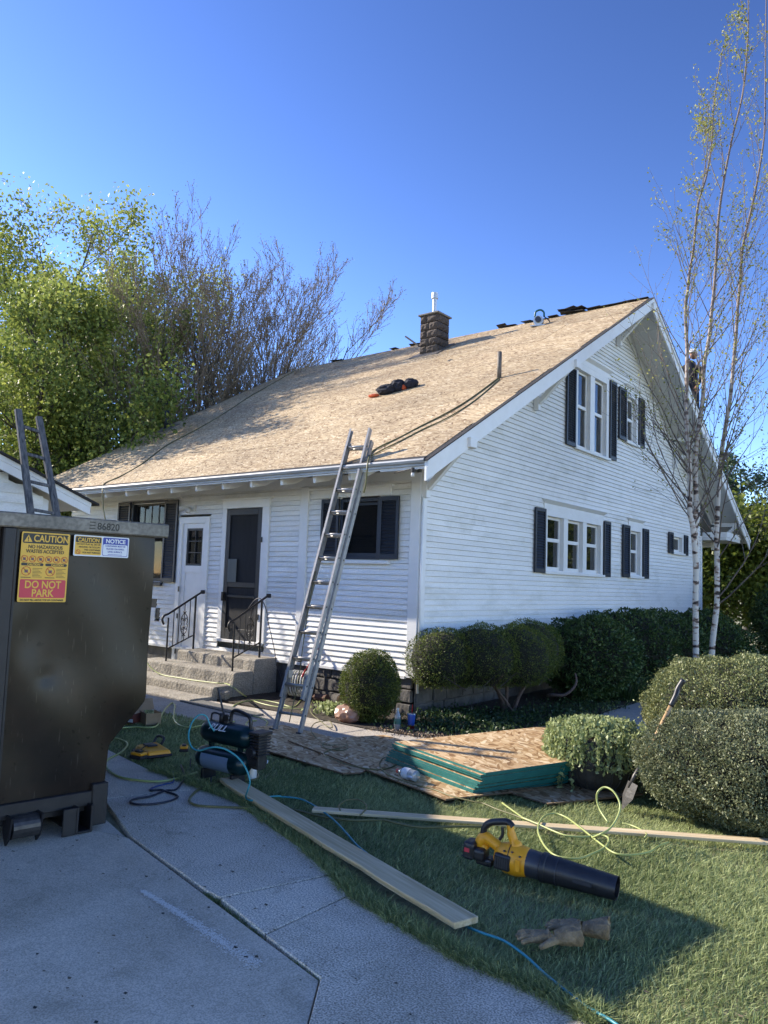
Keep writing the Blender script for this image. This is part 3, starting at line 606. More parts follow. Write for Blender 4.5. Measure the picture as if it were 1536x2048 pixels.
for a, b, z0, z1 in ((3.09, 3.455, 1.82, 2.87), (5.86, 6.17, 1.82, 2.87), (6.80, 7.165, 1.84, 2.88), (7.91, 8.24, 1.84, 2.88), (4.18, 4.555, 4.07, 5.66), (6.095, 6.42, 4.09, 5.64), (6.56, 6.945, 4.57, 5.62), (7.635, 7.96, 4.57, 5.62), (9.53, 9.83, 2.45, 2.93), (10.63, 10.9, 2.45, 2.93)):
    shutter('y', a, b, z0, z1)
window('x', -1.36, -.64, 1.88, 2.72, 1, .05, 0, None, room=BLIND, cas_mat=NAVY, sash_mat=NAVY, head=False, rec=.05, sill=False)
hb(MB().box(-1.9, -.47, -.035, 0, 2.745, 2.86), 'head_casing', TRIM); hb(MB().box(-1.95, -.43, -.07, 0, 2.86, 2.885), 'crown_moulding', TRIM)
hb(MB().box(-1.75, -.45, -.075, 0, 1.82, 1.86), 'sill', TRIM, bevel=.005)
shutter('x', -.64, -.31, 1.885, 2.725); shutter('x', -1.70, -1.365, 1.885, 2.725)
window('x', -6.41, -5.39, 1.42, 2.87, 1, .04, 0, None, room=BLIND, cas_mat=NAVY, sash_mat=DOORBLK, grid=(4, 1, 2.46), head=False, rec=.05)
shutter('x', -6.82, -6.43, 1.46, 2.86); shutter('x', -5.40, -5.03, 1.45, 2.855)
hb(MB().box(-6.9, -5.0, -.04, 0, 2.885, 2.94), 'head_casing', TRIM)
# vents in the front wall
for a, b, z0, z1 in ((-5.72, -5.52, 1.0, 1.18), (-5.56, -5.42, .82, .99)): hb(MB().box(a, b, .0, .10, z0, z1), 'wall_vent', DOORBLK)
# half-height milk door panel left of the steps
d = E('door', (-5.0, 0, 0), parent=H); d.location.z = .08
MB().box(0, .1, -.034, 0, .02, 2.55).box(.70, .8, -.034, 0, .02, 2.55).box(.1, .7, -.034, 0, 2.44, 2.55).build('frame', TRIM, d, bevel=.003)
MB().box(.1, .2, -.012, .03, .02, 2.44).box(.62, .70, -.012, .03, .02, 2.44).box(.2, .62, -.012, .03, 1.62, 1.74).box(.2, .62, -.012, .03, 2.36, 2.44).box(.2, .62, -.012, .03, .02, .2).box(.2, .62, .0, .03, .2, 1.62).build('leaf', TRIM, d, bevel=.004)
MB().box(.2, .235, .0, .05, 1.74, 2.36).box(.585, .62, .0, .05, 1.74, 2.36).box(.235, .585, .0, .05, 1.74, 1.775).box(.235, .585, .0, .05, 2.325, 2.36).box(.403, .417, .005, .05, 1.775, 2.325).box(.235, .585, .0051, .0501, 1.95, 1.965).box(.235, .585, .0051, .0501, 2.14, 2.155).build('sash', DOORBLK, d)
MB().box(.235, .585, .03, .034, 1.775, 2.325).build('pane', GLASS, d); MB().box(.2, .62, .09, .1, 1.7, 2.4).build('backing', BLIND, d)
MB().box(.085, .115, -.045, -.034, 1.30, 1.39).box(.085, .115, -.045, -.034, .86, .94).box(.085, .115, -.045, -.034, .28, .36).build('hinge', IRON, d)
# back door behind a dark screen door
d = E('door', (-3.88, 0, 0), parent=H); d.location.z = .08
MB().box(0, .1, -.034, 0, .6, 2.68).box(.93, 1.09, -.034, 0, .6, 2.68).box(0, 1.09, -.036, 0, 2.66, 2.79).build('frame', TRIM, d, bevel=.003)
MB().box(-.04, 1.13, -.07, 0, 2.79, 2.815).build('crown_moulding', TRIM, d); MB().box(.0, 1.05, -.09, 0, .57, .612).build('threshold', TRIM, d, bevel=.004)
x0, x1 = .105, .925
MB().box(x0, x0+.09, -.03, .0, .62, 2.65).box(x1-.09, x1, -.03, .0, .62, 2.65).box(x0+.09, x1-.09, -.03, .0, 2.55, 2.65).box(x0+.09, x1-.09, -.03, 0, .62, .78).box(x0+.09, x1-.09, -.03, 0, 1.42, 1.50).box(x0+.09, x1-.09, -.034, 0, 1.26, 1.30).build('screen_door', DOORBLK, d, bevel=.004)
MB().box(x0+.09, x1-.09, -.012, -.008, 1.50, 2.55).box(x0+.09, x1-.09, -.012, -.008, .78, 1.42).build('screen', SCREEN, d)
MB().box(x0, x1, .03, .06, .62, 2.65).build('leaf', DOORBLK, d)
MB().box(.19, .40, -.036, -.034, 1.50, 1.86).build('paper_notice', PAPER, d)
MB().box(.90, .96, -.05, -.02, 2.12, 2.2).box(.90, .96, -.05, -.02, .95, 1.03).build('hinge', IRON, d); MB().box(.11, .15, -.07, -.03, 1.2, 1.34).build('handle', IRON, d)
# security lamp by the door
d = E('security_lamp', (-4.72, -.02, 2.70), label='white twin-head security lamp on the wall above the small half-glazed door', cat='wall lamp')
MB().box(-.06, .12, -.03, .02, -.05, .05).build('base', WHITEPL, d, bevel=.01)
MB().tube([(.04, -.05, -.02), (.09, -.14, -.06)], [.03, .045], 12).build('lamp_head', WHITEPL, d, smooth=True)
MB().tube([(-.04, -.05, .0), (-.13, -.14, -.01)], [.03, .045], 12).build('lamp_head', WHITEPL, d, smooth=True)
d = E('eave_lamp', (.55, -.93, 2.86), label='small bare bulb lamp under the roof corner above the corner board', cat='lamp')
MB().tube([(0, 0, .06), (0, 0, .0)], .02, 10).build('socket', IRON, d); MB().lathe([(0, -.05), (.018, -.045), (.022, -.02), (.015, 0)], 12).build('bulb', WHITEPL, d, smooth=True); MB().tube([(0, 0, .05), (-.25, .02, .02), (-.35, .1, .03)], .006, 6).build('wire', IRON, d)

# front roof slope: strand boards one by one
th = math.atan(MR); SL = (RY-EY)/math.cos(th); RM = Matrix.Translation((0, 0, 0)) @ Matrix.Rotation(th, 4, 'X')
v = 0; row = 0
while v < SL-.01:
    v1 = min(v+1.22, SL); x = XL-1.22*(row % 2)
    while x < XR-.01:
        a = max(x, XL); b = min(x+2.44, XR-.004)
        if b-a > .05:
            mb = MB().box(a-x+.004, b-x-.004, .004, v1-v-.004, 0, .0125)
            o = mb.build('roof_panel', OSBROOF, H)
            yy = EY+v*math.cos(th); o.location = (x, yy, roofz(yy)-.0125*math.cos(th)+.08); o.rotation_euler = (th+random.uniform(-.0008, .0008), 0, 0); o.location.z += random.uniform(-.001, .002)
        x += 2.44
    v = v1; row += 1
# shingles left along the ridge
rsh = 0
x = -8.9
while x < .45:
    w = random.uniform(.18, .32)
    if random.random() < (.8 if x > -.8 else .42 if x > -6.6 else .15):
        o = MB().box(0, w, -.11, .11, 0, .009).build('ridge_shingle', SHINGLE, H)
        o.location = (x, RY+random.uniform(-.02, .05), RZ+.08+random.uniform(.0, .025)); o.rotation_euler = (random.uniform(-.35, .25), random.uniform(-.05, .05), random.uniform(-.25, .25))
    if x > -1.5: o.rotation_euler = (random.uniform(-.1, .1), 0, random.uniform(-.06, .06)); o.location.z = RZ+.085
    x += w*.85
# chimney of rock-faced blocks
cxm, cym = (-3.64,5.21)
cym += .15
c = E('chimney', (cxm, cym, 0), parent=H); c.location.z = .08
zb = roofz(cym)-.3; cw = .225
MB().box(-cw+.03, cw-.03, -cw+.03, cw-.03, zb, zb+1.04).build('mortar', MORTAR, c)
for r_ in range(6):
    zz = zb+.02+r_*.17
    offs = [(-1, 0), (0, 1)] if r_ % 2 == 0 else [(-1, -.3), (-.3, 1)]
    for side in range(4):
        for s0, s1 in offs:
            a, b = s0*cw+.004, s1*cw-.004; nseg = 5; vs_ = []; fs_ = []
            for iz in range(5):
                for ix in range(nseg):
                    edge = ix in (0, nseg-1) or iz in (0, 4); bulge = 0 if edge else random.uniform(.018, .045)
                    u_ = a+(b-a)*ix/(nseg-1); vs_.append((u_, -cw-bulge, zz+.008+(.155*iz/4)))
            for iz in range(4):
                for ix in range(nseg-1): q = iz*nseg+ix; fs_.append((q, q+1, q+nseg+1, q+nseg))
            n0 = len(vs_); vs_ += [(a, -cw+.06, zz+.008), (b, -cw+.06, zz+.008), (b, -cw+.06, zz+.163), (a, -cw+.06, zz+.163)]
            fs_ += [(n0, n0+1, nseg-1, 0), (n0+2, n0+3, 4*nseg, 5*nseg-1), (n0+3, n0, 0, 4*nseg), (n0+1, n0+2, 5*nseg-1, nseg-1)]
            o = MB().add(vs_, fs_).build('block', BROWNST, c); o.rotation_euler = (0, 0, side*math.pi/2)
MB().box(-cw-.045, cw+.045, -cw-.045, cw+.045, zb+1.04, zb+1.08).build('cap', CAPM, c, bevel=.01)
MB().lathe([(.05, 0), (.05, .30), (.075, .302), (.075, .43), (.065, .435), (0, .436)], 16, (-.02, 0, zb+1.17)).build('flue_pipe', GALV, c, smooth=False)
MB().extrude([(-.38, -.42, zb+.3-.42*MR+.005), (.36, -.42, zb+.3-.42*MR+.005), (.33, .3, zb+.3+.3*MR+.01), (-.33, .3, zb+.3+.3*MR+.01)], (0, 0, .02)).build('flashing', PIPEM, c)
# plumbing vents
o = hb(MB().tube([(-0.14,2.17,4.79), (-0.14, 2.17, 5.21)], .035, 12), 'vent_pipe', PIPEM, smooth=True)
vx, vy, vz = (-8.81,2.28,4.85)
hb(MB().tube([(vx, vy, vz-.1), (vx, vy, vz+.62)], .05, 12).tube([(vx, vy, vz+.62), (vx, vy, vz+.66), (vx-.1, vy, vz+.80)], [.07, .10, .05], 10), 'vent_pipe', NAVY, smooth=True, label='dark capped vent pipe near the left roof edge')
hb(MB().extrude([(vx-.25, vy-.2, roofz(vy-.2)+.006), (vx+.25, vy-.2, roofz(vy-.2)+.006), (vx+.25, vy+.2, roofz(vy+.2)+.006), (vx-.25, vy+.2, roofz(vy+.2)+.006)], (0, 0, .02)), 'flashing', PIPEM)

# ------------------------------------------------------------------ concrete steps and iron railings
S = E('concrete_steps', (-3.6, 0, -.08), label='worn three-tread concrete doorstep with a low slab leading up to the dark screen door', cat='steps')
def step(x0, x1, y0, y1, z0, z1, nm='step'):
    mb = MB(); nxs = 14; prof = []
    # front edge wavy and chipped
    vs_ = []; fs_ = []
    for i in range(nxs+1):
        x = x0+(x1-x0)*i/nxs; j = random.uniform(-.012, .012)
        vs_ += [(x, y0+j*.6, z0), (x, y0+j*.5, z0+(z1-z0)*.5), (x, y0+.012+j, z1-.02+random.uniform(-.006, .004)), (x, y0+.04+j, z1+random.uniform(-.004, .002)), (x, y1, z1), (x, y1, z0)]
    for i in range(nxs):
        for k in range(5): q = i*6+k; fs_.append((q, q+6, q+7, q+1))
    fs_ += [(0, 1, 2, 3, 4, 5), tuple(nxs*6+k for k in (5, 4, 3, 2, 1, 0))]
    o = mb.add(vs_, fs_).build(nm, CONC3, S, local=False, bevel=.012, seg=2); return o
step(-4.28, -2.5, -.46, -.005, -.3, .42); step(-4.72, -2.5, -.83, -.462, -.3, .26); step(-5.3, -2.5, -1.18, -.832, -.3, .09); step(-6.0, -2.5, -1.57, -1.182, -.3, -.035)
def railing(x, label):
    R_ = E('hand_railing', (x, 0, .42), label=label, cat='railing', group='iron railings beside the doorstep')
    top0, top1 = (-.73, .56), (-.18, .86)
    MB().tube([(0, -.72, -.16), (0, -.72, .50)], .014, 8).build('post', IRON, R_); MB().tube([(0, -.22, 0), (0, -.22, .84)], .016, 8).build('post', IRON, R_)
    MB().tube(catmull([(0, -.80, .40), (0, -.83, .47), (0, -.80, .53), (0, -.70, .57), (0, -.45, .71), (0, -.16, .87), (0, -.10, .90)], 5), .017, 8).build('handrail', IRON, R_, smooth=True)
    MB().box(-.03, .03, -.12, -.06, .87, .93).build('end_knob', IRON, R_, bevel=.01)
    MB().tube([(0, -.72, .02), (0, -.22, .22)], .011, 6).build('bottom_rail', IRON, R_)
    for yb in (-.62, -.52, -.32): MB().tube([(0, yb, .02+(yb+.72)*.4), (0, yb, .56+(yb+.73)*.545)], .008, 6).build('baluster', IRON, R_)
    m = MB(); cy, cz = -.42, .40; m.tube([(0, cy, .14), (0, cy, .72)], .007, 6)
    for s in (-1, 1):
        for v_ in (-1, 1):
            m.tube(catmull([(0, cy, cz+v_*.17), (0, cy+s*.05, cz+v_*.11), (0, cy+s*.062, cz+v_*.03), (0, cy+s*.05, cz)], 4), .007, 5)
            m.tube(catmull([(0, cy+s*.06, cz+v_*.06), (0, cy+s*.03, cz+v_*.09), (0, cy+s*.015, cz+v_*.06), (0, cy+s*.03, cz+v_*.045)], 4), .006, 5)
    for v_ in (-1, 1):
        m.tube([(0, cy-.03, cz+v_*.19), (0, cy, cz+v_*.165), (0, cy+.03, cz+v_*.19)], .008, 5)
    m.build('scrollwork', IRON, R_)
railing(-4.2, 'left iron railing with scrollwork, nearer the dumpster, beside the doorstep'); railing(-2.66, 'right iron railing with scrollwork, nearer the ladder, with a dark cord draped on it')

# ------------------------------------------------------------------ aluminium extension ladder against the eave
fl = Vector((-.36, -2.06, -.06)); fr_ = Vector((-.06, -1.99, -.06)); tl = Vector((-.66, -.66, 3.46)); 
tr_ = Vector((-.28, -.64, 3.46))
Ld = E('extension_ladder', (fl+fr_)/2, label='aluminium extension ladder leaning on the eave between the doorstep and the round bush', cat='ladder')
ax = (tr_-fl - (tl-fl)*0); dirL = ((tl+tr_)/2-(fl+fr_)/2).normalized(); side = (fr_-fl).normalized(); side = (side-dirL*side.dot(dirL)).normalized(); nrm = side.cross(dirL).normalized()
Lg = ((tl+tr_)/2-(fl+fr_)/2).length; O_ = (fl+fr_)/2; hw = .17
if nrm.y > 0: nrm = -nrm
def lrail(off, n_off, z0, z1, w=.024, h=.065, nm='rail'):
    p = O_+side*off+nrm*n_off
    m = MB(); m.beam(p+dirL*z0, p+dirL*z1, .004, h, nrm)
    sgn = -1 if off > 0 else 1
    for e_ in (-1, 1): m.beam(p+side*sgn*w/2+nrm*e_*(h/2-.002)+dirL*z0, p+side*sgn*w/2+nrm*e_*(h/2-.002)+dirL*z1, w, .004, nrm)
    m.build(nm, ALU, Ld, local=False)
for s in (-1, 1):
    lrail(s*hw, 0, 0, Lg-.12); lrail(s*(hw-.026), .072, .35, Lg+.02)
for (n_off, z0, z1, w_) in ((0, .2, Lg-.2, hw), (.072, .50, Lg-.1, hw-.026)):
    zz = z0
    while zz < z1:
        p = O_+nrm*n_off+dirL*zz; MB().tube([p-side*w_, p+side*w_], .016, 10).build('rung', ALU, Ld, local=False, smooth=True)
        for s in (-1, 1): MB().tube([p+side*s*(w_+.001), p+side*s*(w_+.006)], .011, 8).build('rung_end', STEELD, Ld, local=False)
        zz += .305
for s in (-1, 1):
    p = O_+side*s*hw; MB().beam(p-dirL*.0+nrm*.06, p-dirL*.01-nrm*.07, .05, .02).build('foot', STEELD, Ld, local=False)
MB().box(-.03, .03, -.03, .03, -.04, .04).build('rung_lock', ALU, Ld).location = (-side*hw*.8+dirL*.62+nrm*.05)
rp = O_+side*(-hw*.75)+nrm*.06
tag(MB().tube(catmull([rp+dirL*1.85, rp+dirL*1.5+side*.02-Vector((0, 0, .02)), rp+dirL*1.0+side*.08, rp+dirL*.55+side*.14, rp+dirL*.1+side*.16], 5), .006, 6).build('rope', RUBBERO, None, smooth=True), 'thin tan rope hanging along the left rail of the aluminium ladder', 'rope')

# ------------------------------------------------------------------ garage with dark roof at the left
GA = E('garage', (-3, -5.6, 0), label='white sided garage with dark roof cut by the left picture edge behind the dumpster', cat='garage')
gs = .38; gy0, gz0_ = -2.85, 2.46; gap = -5.75; gzr = gz0_+gs*(gy0-gap)
def grz(y): return gz0_+gs*(gy0-y) if y > gap else gz0_+gs*(y-(2*gap-gy0))
z = .1
while z < 3.4:
    a = -8.1; b = -3.38
    lim = gy0-(z+.24-gz0_)/gs
    if lim < b: b = lim; a = 2*gap-lim
    if b-a > .1:
        MB().add([(-3.18+.018, a, z), (-3.18+.018, b, z), (-3.18, b, z), (-3.18, a, z), (-3.18+.004, a, z+.115), (-3.18+.004, b, z+.115), (-3.18, b, z+.115), (-3.18, a, z+.115)], [(0, 1, 2, 3), (4, 7, 6, 5), (0, 4, 5, 1), (1, 5, 6, 2), (2, 6, 7, 3), (3, 7, 4, 0)]).build('siding_board', SIDING, GA, local=False)
    z += .113
MB().extrude([(-3.185, -3.3, 0), (-3.185, -3.3, grz(-3.3)-.2), (-3.185, gap, grz(gap)-.2), (-3.185, -8.2, grz(-8.2)-.2), (-3.185, -8.2, 0)], (-7, 0, 0)).build('wall', WHITE, GA, local=False)
MB().box(-3.2, -3.15, -3.40, -3.28, 0, 2.3).build('corner_board', TRIM, GA, local=False)
for sg in (0, 1):
    f = (lambda y: y) if not sg else (lambda y: 2*gap-y)
    MB().extrude([(-3.0, f(gy0-.0), grz(gy0)-.02), (-3.0, f(gap), gzr-.02), (-3.0, f(gap), gzr-.20), (-3.0, f(gy0-.0), grz(gy0)-.17)], (-.03, 0, 0)).build('barge_board', TRIM, GA, local=False, bevel=.003)
    MB().extrude([(-2.99, f(gy0), grz(gy0)-.02), (-2.99, f(gap), gzr-.02), (-2.99, f(gap), gzr-.08), (-2.99, f(gy0), grz(gy0)-.08)], (-.02, 0, 0)).build('barge_moulding', TRIM, GA, local=False)
    MB().extrude([(-2.94, f(gy0+.08), grz(gy0+.08)+.005), (-2.94, f(gap), gzr+.005), (-2.94, f(gap), gzr-.02), (-2.94, f(gy0+.08), grz(gy0+.08)-.02)], (-7.3, 0, 0)).build('roof', SHINGLE, GA, local=False)
    MB().extrude([(-3.03, f(gy0-.02), grz(gy0-.02)-.022), (-3.03, f(gap), gzr-.022), (-3.03, f(gap), gzr-.14), (-3.03, f(gy0-.02), grz(gy0-.02)-.12)], (-7.1, 0, 0)).build('soffit', SOFFIT, GA, local=False)
o = E('garage_lamp', (-3.1, -3.12, 2.17), label='white flood lamp under the garage eave corner', cat='wall lamp')
MB().tube([(0, 0, .08), (0, 0, .03)], .02, 8).build('base', WHITEPL, o); MB().tube([(0, 0, .04), (.07, .05, -.05)], [.03, .055], 12).build('lamp_head', WHITEPL, o, smooth=True)

# old wooden ladder
WL = E('wooden_ladder', (-2.4, -3.7, 0), label='weathered grey wooden ladder standing behind the dumpster against the garage roof', cat='ladder')
wb0, wb1 = Vector((-1.9, -3.72, 0)), Vector((-1.9, -3.28, 0)); wt0, wt1 = Vector((-2.95, -3.87, 3.42)), Vector((-2.95, -3.62, 3.38))
MB().beam(wb0, wt0, .045, .075, (0, 1, 0)).build('rail', OLDWOOD, WL, local=False, bevel=.006); MB().beam(wb1, wt1, .045, .075, (0, 1, 0)).build('rail', OLDWOOD, WL, local=False, bevel=.006)
for i in range(1, 11):
    f = i/10.6; a = wb0.lerp(wt0, f); b = wb1.lerp(wt1, f); MB().beam(a, b, .028, .035).build('rung', OLDWOOD, WL, local=False, bevel=.005)

# ------------------------------------------------------------------ dumpster
DP_ = E('dumpster', (1.36, -4.93, 0), math.atan2(1, .14), label='big dark steel roll-off dumpster with yellow warning stickers at the left edge of the drive', cat='dumpster')
W_ = 2.35; LD = 4.1
prof = [(-.0, 1.86), (0, .76), (-.23, .49), (-.25, .14), (-W_+.25, .14), (-W_+.23, .49), (-W_, .76), (-W_, 1.86)]
# end wall, gently dented
ve = []; fe = []; nx_, nz_ = 60, 48
def inside_x(z): 
    if z >= .76: return 0
    if z >= .49: return -.23*(.76-z)/.27
    return -.23-.02*(.49-z)/.35
for j in range(nz_+1):
    z = .14+(1.86-.14)*j/nz_; xr = inside_x(z); xl = -W_-xr
    for i in range(nx_+1):
        x = xl+(xr-xl)*i/nx_
        yv = .010*math.sin(x*5+1)*math.sin(z*3.2)+.006*math.sin(x*11+z*7)
        yv += .013*math.exp(-((x+.655)**2+(z-.945)**2)/.0007)+.008*math.exp(-((x+.66)**2/.008+(z-.99)**2/.02))+.012*math.exp(-((x+.78)**2/.006+(z-1.17)**2/.02))-.02*math.exp(-((x+.2)**2/.06+(z-.8)**2/.05))
        ve.append((x, yv, z))
for j in range(nz_):
    for i in range(nx_): q = j*(nx_+1)+i; fe.append((q, q+1, q+nx_+2, q+nx_+1))
o = MB().add(ve, fe).build('end_wall', DSTEEL, DP_, smooth=True)
sw = MB()
for i in (0, 1, 2, 4, 5, 6):
    (xa, za), (xb, zb_) = prof[i], prof[i+1]; sw.add([(xa, .0, za), (xb, .0, zb_), (xb, LD, zb_), (xa, LD, za)], [(0, 1, 2, 3)])
sw.build('side_wall', DSTEEL, DP_)
MB().add([(x, LD, z) for x, z in prof], [tuple(range(8))]).build('end_wall', DSTEEL, DP_); MB().box(-W_+.25, -.25, 0.01, LD, .10, .14).build('floor_plate', DBLACK, DP_)
MB().box(-W_-.04, .075, -.055, .03, 1.84, 1.93).build('rim', RIMM, DP_, bevel=.008)
MB().box(-W_-.04, .075, LD-.03, LD+.055, 1.84, 1.93).build('rim', RIMM, DP_, bevel=.008); MB().box(.0, .075, .031, LD-.03, 1.84, 1.93).build('rim', RIMM, DP_, bevel=.008); MB().box(-W_-.04, -W_+.04, .031, LD-.03, 1.84, 1.93).build('rim', RIMM, DP_, bevel=.008)
MB().box(-.975, -.90, -.05, -.002, .3, 1.84).build('stiffener', DBLACK, DP_, bevel=.008); MB().box(-.895, -.878, -.012, -.002, .3, 1.84).build('weld_strip', DBLACK, DP_); MB().box(-1.5, -1.42, -.05, -.002, .3, 1.84).build('stiffener', DBLACK, DP_, bevel=.008)
MB().box(-W_+.25, -.27, -.035, .0, .14, .23).build('bottom_rail', DBLACK, DP_, bevel=.005)
MB().box(-.335, -.235, -.045, .05, .015, .27).build('corner_post', DBLACK, DP_, bevel=.005)
MB().box(-.53, -.45, -.10, -.085, .0, .16).box(-.45, -.435, -.10, .08, .0, .16).box(-.36, -.345, -.10, .08, .0, .16).box(-.435, -.36, -.10, .08, .0, .015).build('leg_bracket', DBLACK, DP_, bevel=.003)
MB().tube([(-.82, -.06, .10), (-.67, -.06, .10)], .065, 20).build('roller', STEELD, DP_, smooth=False)
MB().extrude([(-.668, -.13, .17), (-.668, .02, .17), (-.668, .0, .06), (-.668, -.05, -.0), (-.668, -.10, .05)], (.012, 0, 0)).build('roller_plate', DBLACK, DP_); MB().extrude([(-.84, -.13, .17), (-.84, .02, .17), (-.84, .0, .06), (-.84, -.05, 0), (-.84, -.10, .05)], (.012, 0, 0)).build('roller_plate', DBLACK, DP_)
MB().box(-2.0, -1.92, 0, LD, .0, .10).box(-.46, -.38, .1, LD, .0, .10).build('skid', DBLACK, DP_)
def text(body, x, z, size, mat, parent, y=-.0205, xs=1, al='LEFT', bold=.0, name='lettering', shear=0):
    fc = bpy.data.curves.new(name, 'FONT'); fc.body = body; fc.size = size; fc.align_x = al; fc.offset = bold; fc.extrude = .0002; fc.shear = shear
    fc.materials.append(mat); fo = bpy.data.objects.new(name, fc); COL.objects.link(fo)
    me = bpy.data.meshes.new_from_object(fo.evaluated_get(bpy.context.evaluated_depsgraph_get())); bpy.data.objects.remove(fo)
    o = bpy.data.objects.new(name, me); COL.objects.link(o); o.parent = parent; o.rotation_euler = (math.pi/2, 0, 0); o.location = (x, y, z); o.scale = (xs, 1, 1); return o
def rect(x0, x1, z0, z1, mat, parent, y, name):
    r_ = .008; pts = []
    for cx_, cz_, a0 in ((x1-r_, z1-r_, 0), (x0+r_, z1-r_, 90), (x0+r_, z0+r_, 180), (x1-r_, z0+r_, 270)):
        for k in range(4): a_ = math.radians(a0+k*30); pts.append((cx_+r_*math.cos(a_), y, cz_+r_*math.sin(a_)))
    return MB().extrude(pts, (0, .0006, 0)).build(name, mat, parent)
def ring(cx_, cz_, r, parent, y=-.0206, slash=True):
    m = MB(); m.tube([(cx_+r*math.cos(a*.3491), y, cz_+r*math.sin(a*.3491)) for a in range(19)], .0014, 4)
    if slash: m.tube([(cx_-r*.7, y-.0004, cz_+r*.7), (cx_+r*.7, y-.0004, cz_-r*.7)], .0012, 4)
    m.build('prohibition_ring', PRINTR, parent)
st = rect(-.865, -.578, 1.40, 1.82, PRINTY, DP_, -.0195, 'warning_sticker')
Y1, Y2 = -.0202, -.0212
rect(-.857, -.586, 1.752, 1.812, PRINTK, st, Y1, 'print_field')
text('CAUTION', -.795, 1.764, .058, PRINTY, st, Y2, .80, bold=.0012)
MB().extrude([(-.850, Y2, 1.760), (-.802, Y2, 1.760), (-.826, Y2, 1.803)], (0, .0004, 0)).build('warning_triangle', PRINTY, st); text('!', -.831, 1.764, .036, PRINTK, st, Y2-.0006, 1, bold=.001)
text('NO HAZARDOUS', -.7215, 1.722, .030, PRINTK, st, Y2, .86, 'CENTER', .0006); text('WASTES ACCEPTED', -.7215, 1.695, .030, PRINTK, st, Y2, .84, 'CENTER', .0006)
for i in range(6):
    cx_ = -.840+i*.0472; ring(cx_, 1.658, .019, st, Y2); MB().box(cx_-.009, cx_+.007, Y1, Y1+.0004, 1.650, 1.666).build('print_symbol', PRINTG, st)
for x0 in (-.857, -.716):
    rect(x0, x0+.130, 1.617, 1.634, PRINTK, st, Y1, 'print_field'); text('\u25b2CAUTION' if False else 'CAUTION', x0+.072, 1.6195, .0165, PRINTY, st, Y2, 1.0, 'CENTER', .0006)
    ring(x0+.032, 1.585, .026, st, Y2); MB().box(x0+.022, x0+.042, Y1, Y1+.0004, 1.575, 1.593).build('print_symbol', PRINTG, st)
    for q in range(7): MB().box(x0+.068, x0+.125-.01*(q % 3), Y1, Y1+.0004, 1.549+q*.0085, 1.5515+q*.0085).build('print_line', PRINTK, st)
    MB().box(x0+.002, x0+.060, Y1, Y1+.0004, 1.545, 1.549).build('print_line', PRINTK, st)
rect(-.857, -.586, 1.425, 1.535, PRINTR, st, Y1, 'print_field'); text('DO NOT', -.7215, 1.484, .062, PRINTY, st, Y2, .86, 'CENTER', .0014); text('PARK', -.7215, 1.433, .062, PRINTY, st, Y2, .86, 'CENTER', .0014)
text('DO NOT FILL ABOVE TOP OF CONTAINER', -.7215, 1.406, .0155, PRINTK, st, Y2, .86, 'CENTER', .0004)
st = rect(-.552, -.19, 1.69, 1.822, PRINTW, DP_, -.0195, 'notice_sticker')
rect(-.544, -.374, 1.698, 1.815, PRINTY, st, Y1, 'print_field'); rect(-.541, -.377, 1.775, 1.812, PRINTK, st, Y1-.0006, 'print_field'); text('CAUTION', -.459, 1.781, .034, PRINTY, st, Y2-.0008, .9, 'CENTER', .001)
for q, s_ in enumerate(('DO NOT PLAY IN, ON OR', 'AROUND, OR OCCUPY', 'THIS CONTAINER', 'FOR ANY PURPOSE')): text(s_, -.382, 1.760-q*.0175, .0145, PRINTK, st, Y2, .9, 'RIGHT', .0003)
ring(-.522, 1.716, .013, st, Y2)
rect(-.366, -.198, 1.698, 1.815, PRINTB, st, Y1, 'print_field'); rect(-.363, -.201, 1.701, 1.772, PRINTW, st, Y1-.0006, 'print_field'); text('NOTICE', -.282, 1.781, .036, PRINTW, st, Y2-.0008, 1, 'CENTER', .0012)
for q, s_ in enumerate(('CONTAINER MUST BE', 'PLACED ON HARD,', 'LEVEL SURFACE.')): text(s_, -.282, 1.757-q*.0185, .0145, PRINTB, st, Y2-.0008, .95, 'CENTER', .0003)
MB().box(-.33, -.235, Y2, Y2+.0004, 1.706, 1.709).build('print_line', PRINTB, st)
text('86820', -.425, 1.862, .062, PRINTK, DP_, -.0562, .95, bold=.0012, name='painted_number')
MB().box(-.475, -.437, -.0566, -.056, 1.862, 1.868).box(-.475, -.437, -.0566, -.056, 1.882, 1.888).box(-.475, -.437, -.0566, -.056, 1.902, 1.908).build('painted_bars', PRINTK, DP_)

